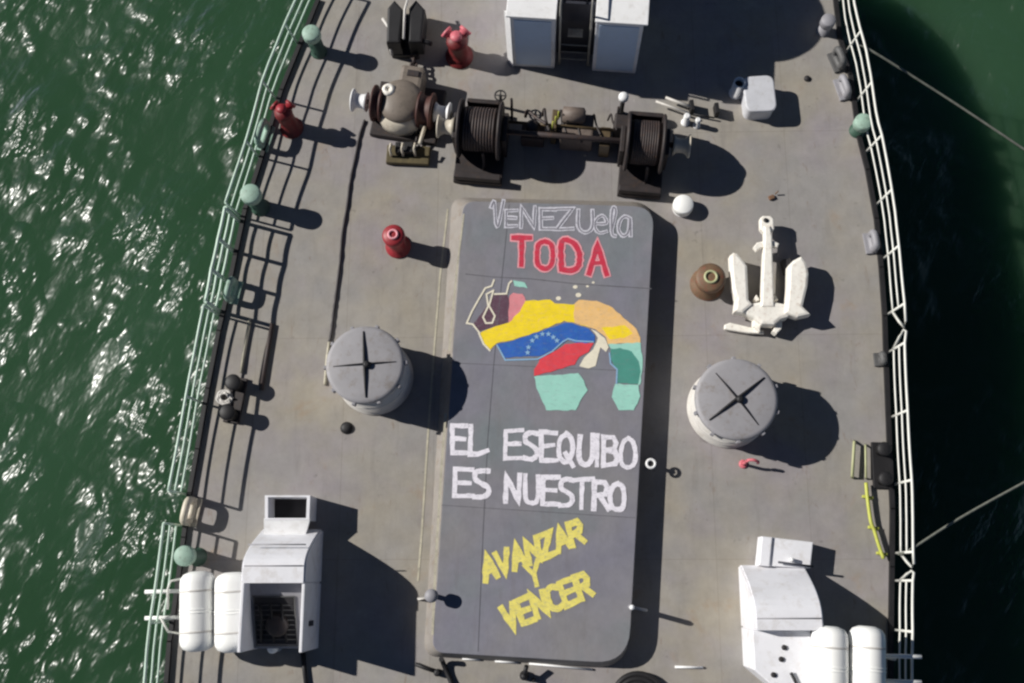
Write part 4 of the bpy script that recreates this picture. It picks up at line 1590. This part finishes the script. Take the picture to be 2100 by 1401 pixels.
raft(370, 441, 1172, 1336, 0.75, 'outer white raft canister of the left pair next to the railing')
raft(441, 511, 1174, 1338, 0.75, 'inner white raft canister of the left pair next to the house')
raft(1664, 1739, 1284, 1460, 1.25, 'inner white raft canister of the right pair next to the house')
raft(1741, 1815, 1284, 1460, 1.25, 'outer white raft canister of the right pair next to the railing')


def cradle(x0, x1, ys_, xo, label, side, zb=.36):
    t = thing('raft_cradle', label, 'cradle', P((x0 + x1) / 2, sum(ys_) / len(ys_)), 'raft cradles')
    for y in ys_:
        a_, b2 = P(x0, y, zb), P(x1, y, zb)
        m = MB()
        m.box((a_ + b2) / 2, ((b2 - a_).length, .08, .07), 0, .01)
        m.build('beam', M_RAILW, t)
        m = MB()
        q0 = P(x0 if side < 0 else x1, y, zb)
        q1 = P(xo, y + 2, zb + .14)
        m.tube([q0, q1], 0.04, 8)
        m.build('launch_bar', M_RAFT, t)
        for e in (x0 + 6, x1 - 6):
            g = P(e, y, 0)
            m = MB()
            m.tube([Vector((g.x, g.y, 0)), Vector((g.x, g.y, zb - .03))], 0.035, 8)
            m.build('leg', M_RAILW, t)
    return t


cradle(378, 512, (1212, 1266), 297, 'white raft cradle with two bars reaching over the left railing', -1)
cradle(1664, 1812, (1345, 1397), 1890, 'white raft cradle with two bars reaching over the right railing', 1, .86)
m = MB()
m.tube([P(375, 1186, .8), P(350, 1192, .85), P(344, 1208, .85), P(344, 1250, .85)], 0.022, 6)
m.tube([P(330, 1268, .85), P(345, 1296, .8), P(372, 1300, .6)], 0.022, 6)
tag(m.build('raft_lashing', M_RAILW), 'white bent pipes joining the left raft canisters to the railing', 'lashing')

# ------------------------------------------------------------------ odd fittings
# ring post on the hatch side, posts left and right of the hatch
rp = thing('ring_post', 'small post with white ring head at the right side of hatch', 'post', P(1340, 955))
q = P(1335, 951, .38)
g = Vector((q.x, q.y, 0))
m = MB()
m.tube([g, g + Zv * .36], 0.04, 8)
m.build('stem', M_BLACK, rp)
m = MB()
m.tube([q + Vector((.085 * math.cos(k * math.pi / 8), .085 * math.sin(k * math.pi / 8), 0)) for k in range(16)], 0.028, 8, closed=True)
m.build('ring', M_WHITE, rp)

for x, y, h_, r_, lab, arm in ((884, 1222, .78, .13, 'pale valve post on left side of hatch casting a round shadow', -1), (1297, 1246, .9, .05, 'thin white post on right side of hatch near its lower corner', 1)):
    q = P(x, y, h_)
    g = Vector((q.x, q.y, 0))
    t = thing('valve_post', lab, 'valve', g)
    m = MB()
    m.tube([g, g + Zv * (h_ - .05)], 0.05, 10)
    m.build('stem', M_GREY, t)
    m = MB()
    m.lathe(g + Zv * (h_ - .16), [(r_ * .4, 0), (r_, .05), (r_, .12), (r_ * .5, .16), (.01, .165)], n=20)
    m.build('head', M_GREY if arm < 0 else M_WHITE, t)
    m = MB()
    m.tube([g + Zv * .3, g + Vector((arm * .3, -.06, .3)), g + Vector((arm * .34, -.07, .02))], 0.03, 8)
    m.build('branch_pipe', M_VENTW, t)

q = P(557, 1330, .5)
g = Vector((q.x, q.y, 0))
cv = thing('capped_pipe', 'small white capped pipe just below the left house', 'pipe', g)
m = MB()
m.lathe(g, [(.09, 0), (.09, .03), (.06, .04), (.06, .34)], n=14)
m.build('pipe', M_VENTW, cv)
m = MB()
m.lathe(g, [(.08, .342), (.1, .36), (.1, .46), (.07, .5), (.01, .5)], n=18)
m.build('cap', M_RAFT, cv)

# poles put in where the left railing only throws shading lines
for pts, lab in (([(558, 664), (548, 724), (536, 800)], 'dark pole standing for a railing shadow line above left black bitts, nearer the hatch'),
                 ([(512, 655), (500, 722), (494, 765)], 'shorter pale pole added among railing shading lines above left black bitts, nearer the railing')):
    m = MB()
    m.tube([P(x, y, .05) for x, y in pts], .045 if pts[0][0] > 530 else .03, 8)
    tag(m.build('shade_line_pole', M_WINCH if pts[0][0] > 530 else M_EDGE), lab, 'pole', 'poles added for shading lines by the left railing')

# red bent pipe and its shadow beside the right ventilator
rb = thing('gooseneck_pipe', 'small pinkish red gooseneck pipe below the right ventilator', 'pipe', P(1530, 950))
m = MB()
g = P(1524, 952)
m.tube(smooth_line([g, g + Zv * .28, g + Vector((.02, .03, .4)), g + Vector((.12, .03, .46)), g + Vector((.22, 0, .4)), g + Vector((.24, -.01, .28))], 5), 0.032, 8)
m.build('pipe', M_PINK, rb)
m = MB()
m.lathe(g, [(.09, 0), (.09, .025), (.04, .03)], n=16)
m.build('flange', M_PINK, rb)

# yellow pipe by the right railing
yp = thing('yellow_pipe', 'bright yellow bent pipe lying along the right deck edge', 'pipe', P(1790, 1060))
m = MB()
m.tube(smooth_line([P(1776, 990, .14), P(1780, 1030, .14), P(1786, 1070, .14), P(1793, 1088, .14), P(1802, 1118, .14), P(1812, 1146, .14)], 4), 0.036, 10)
m.build('pipe', M_YEL, yp)
for x, y in ((1779, 1020), (1791, 1083), (1808, 1136)):
    m = MB()
    m.box(P(x, y, .05), (.2, .06, .1), -.2, .01)
    m.build('saddle', M_YEL, yp)
pl = thing('pipe_loop', 'pale yellow low pipe loop left of the right black bitts', 'pipe', P(1755, 945))
m = MB()
m.tube([P(1752, 905, .03), P(1752, 908, .16), P(1748, 975, .16), P(1748, 979, .03)], 0.032, 8)
m.tube([P(1775, 912, .03), P(1775, 915, .12), P(1776, 978, .12), P(1776, 981, .03)], 0.022, 8)
m.build('pipe', M_PYEL, pl)

# cable on the left, hoses at the bottom
m = MB()
pts = smooth_line([P(x, y, .03) for x, y in ((748, 246), (738, 275), (729, 320), (718, 372), (712, 420), (702, 480), (697, 540), (688, 610), (684, 640), (680, 675), (676, 700))], 4)
m.tube(pts, [.022 + .012 * math.sin(i * 1.3) ** 2 for i in range(len(pts))], 8)
tag(m.build('deck_cable', M_CABLE), 'dark cable running down the deck left of the red bollard', 'cable')
m = MB()
m.tube(smooth_line([P(675, 702, .03), P(670, 740, .03), P(666, 790, .03)], 4), .028, 8)
tag(m.build('deck_pipe', M_EDGE), 'pale thin pipe curving past left ventilator', 'pipe')
m = MB()
m.tube([P(621, 1338, .05), P(624, 1372, .05), P(630, 1420, .05)], .045, 8)
tag(m.build('hose', M_BLACK), 'black hose running down from the left house', 'hose')
m = MB()
m.tube(smooth_line([P(905, 1352, .3), P(908, 1358, .12), P(916, 1378, .06), P(926, 1402, .06), P(932, 1430, .06)], 4), .05, 8)
tag(m.build('hose', M_BLACK), 'black hose leaving the lower left corner of hatch', 'hose')
m = MB()
m.tube([P(x, y, .05) for x, y in ((852, 1362), (872, 1370), (896, 1378))], .04, 8)
m.lathe(P(898, 1379), [(.07, 0), (.07, .12), (.03, .14)], n=14)
tag(m.build('drain_pipe', M_BLACK), 'short black drain pipe in the left house shadow', 'pipe')
bp = thing('bottle_screw', 'black upright clamp at the foot of hatch', 'clamp', P(1077, 1382))
m = MB()
m.lathe(P(1075, 1385), [(.09, 0), (.09, .1), (.07, .12), (.07, .26), (.02, .3)], n=14)
m.tube([P(1075, 1385, .24), P(1080, 1366, .34)], .045, 8)
m.build('clamp', M_BLACK, bp)
m = MB()
m.lathe(P(1094, 1394), [(.04, 0), (.04, .16), (.01, .18)], n=10)
m.build('pin', M_BLACK, bp)
hr = thing('hose_reel', 'black coil of hose below the lower right hatch corner', 'hose reel', P(1318, 1440))
m = MB()
for k in range(5):
    rr = .5 - k * .09
    cc = P(1310, 1438, .1 + .03 * k)
    m.tube([cc + Vector((rr * math.cos(j * math.pi / 16), rr * math.sin(j * math.pi / 16), 0)) for j in range(32)], .06, 8, closed=True)
m.build('coil', M_BLACK, hr)
m = MB()
m.tube([P(1384, 1368, .03), P(1442, 1369, .03)], .025, 6)
tag(m.build('deck_strip', M_WHITE), 'short white strip on deck between hatch and right house', 'strip')
pk = MB()
pk.lathe(P(711, 878), [(.13, 0), (.13, .02), (.1, .06), (.05, .08), (.01, .08)], n=18)
tag(pk.build('deck_plug', M_BLACK), 'small black plug on deck below the left ventilator', 'plug')
pk = MB()
pk.lathe(P(1655, 162), [(.07, 0), (.07, .03), (.01, .05)], n=14)
tag(pk.build('deck_plug', M_DARK), 'tiny dark plug on deck right of the white locker', 'plug')
pk = MB()
pk.box(P(1582, 405, .03), (.12, .09, .06), .4, .01)
pk.tube([P(1590, 398, .04), P(1596, 392, .12)], .015, 6)
tag(pk.build('pad_eye', M_OLIVE), 'small olive pad eye on deck above the anchor', 'pad eye')

# ------------------------------------------------------------------ mooring ropes
for pts, lab in (([(1758, 92, .35), (1790, 106, .3), (1940, 200, -.3), (2100, 306, -.9), (2420, 520, -2.4)], 'grey mooring rope leading away from the right bow chock'),
                 ([(1842, 1136, .5), (1866, 1128, .45), (1960, 1068, .1), (2100, 990, -.4), (2420, 820, -2.0)], 'grey mooring rope leading away from the right railing gap')):
    m = MB()
    m.tube(smooth_line([P(*q) for q in pts], 8), 0.026, 8)
    tag(m.build('mooring_rope', M_ROPE), lab, 'rope', 'mooring ropes')
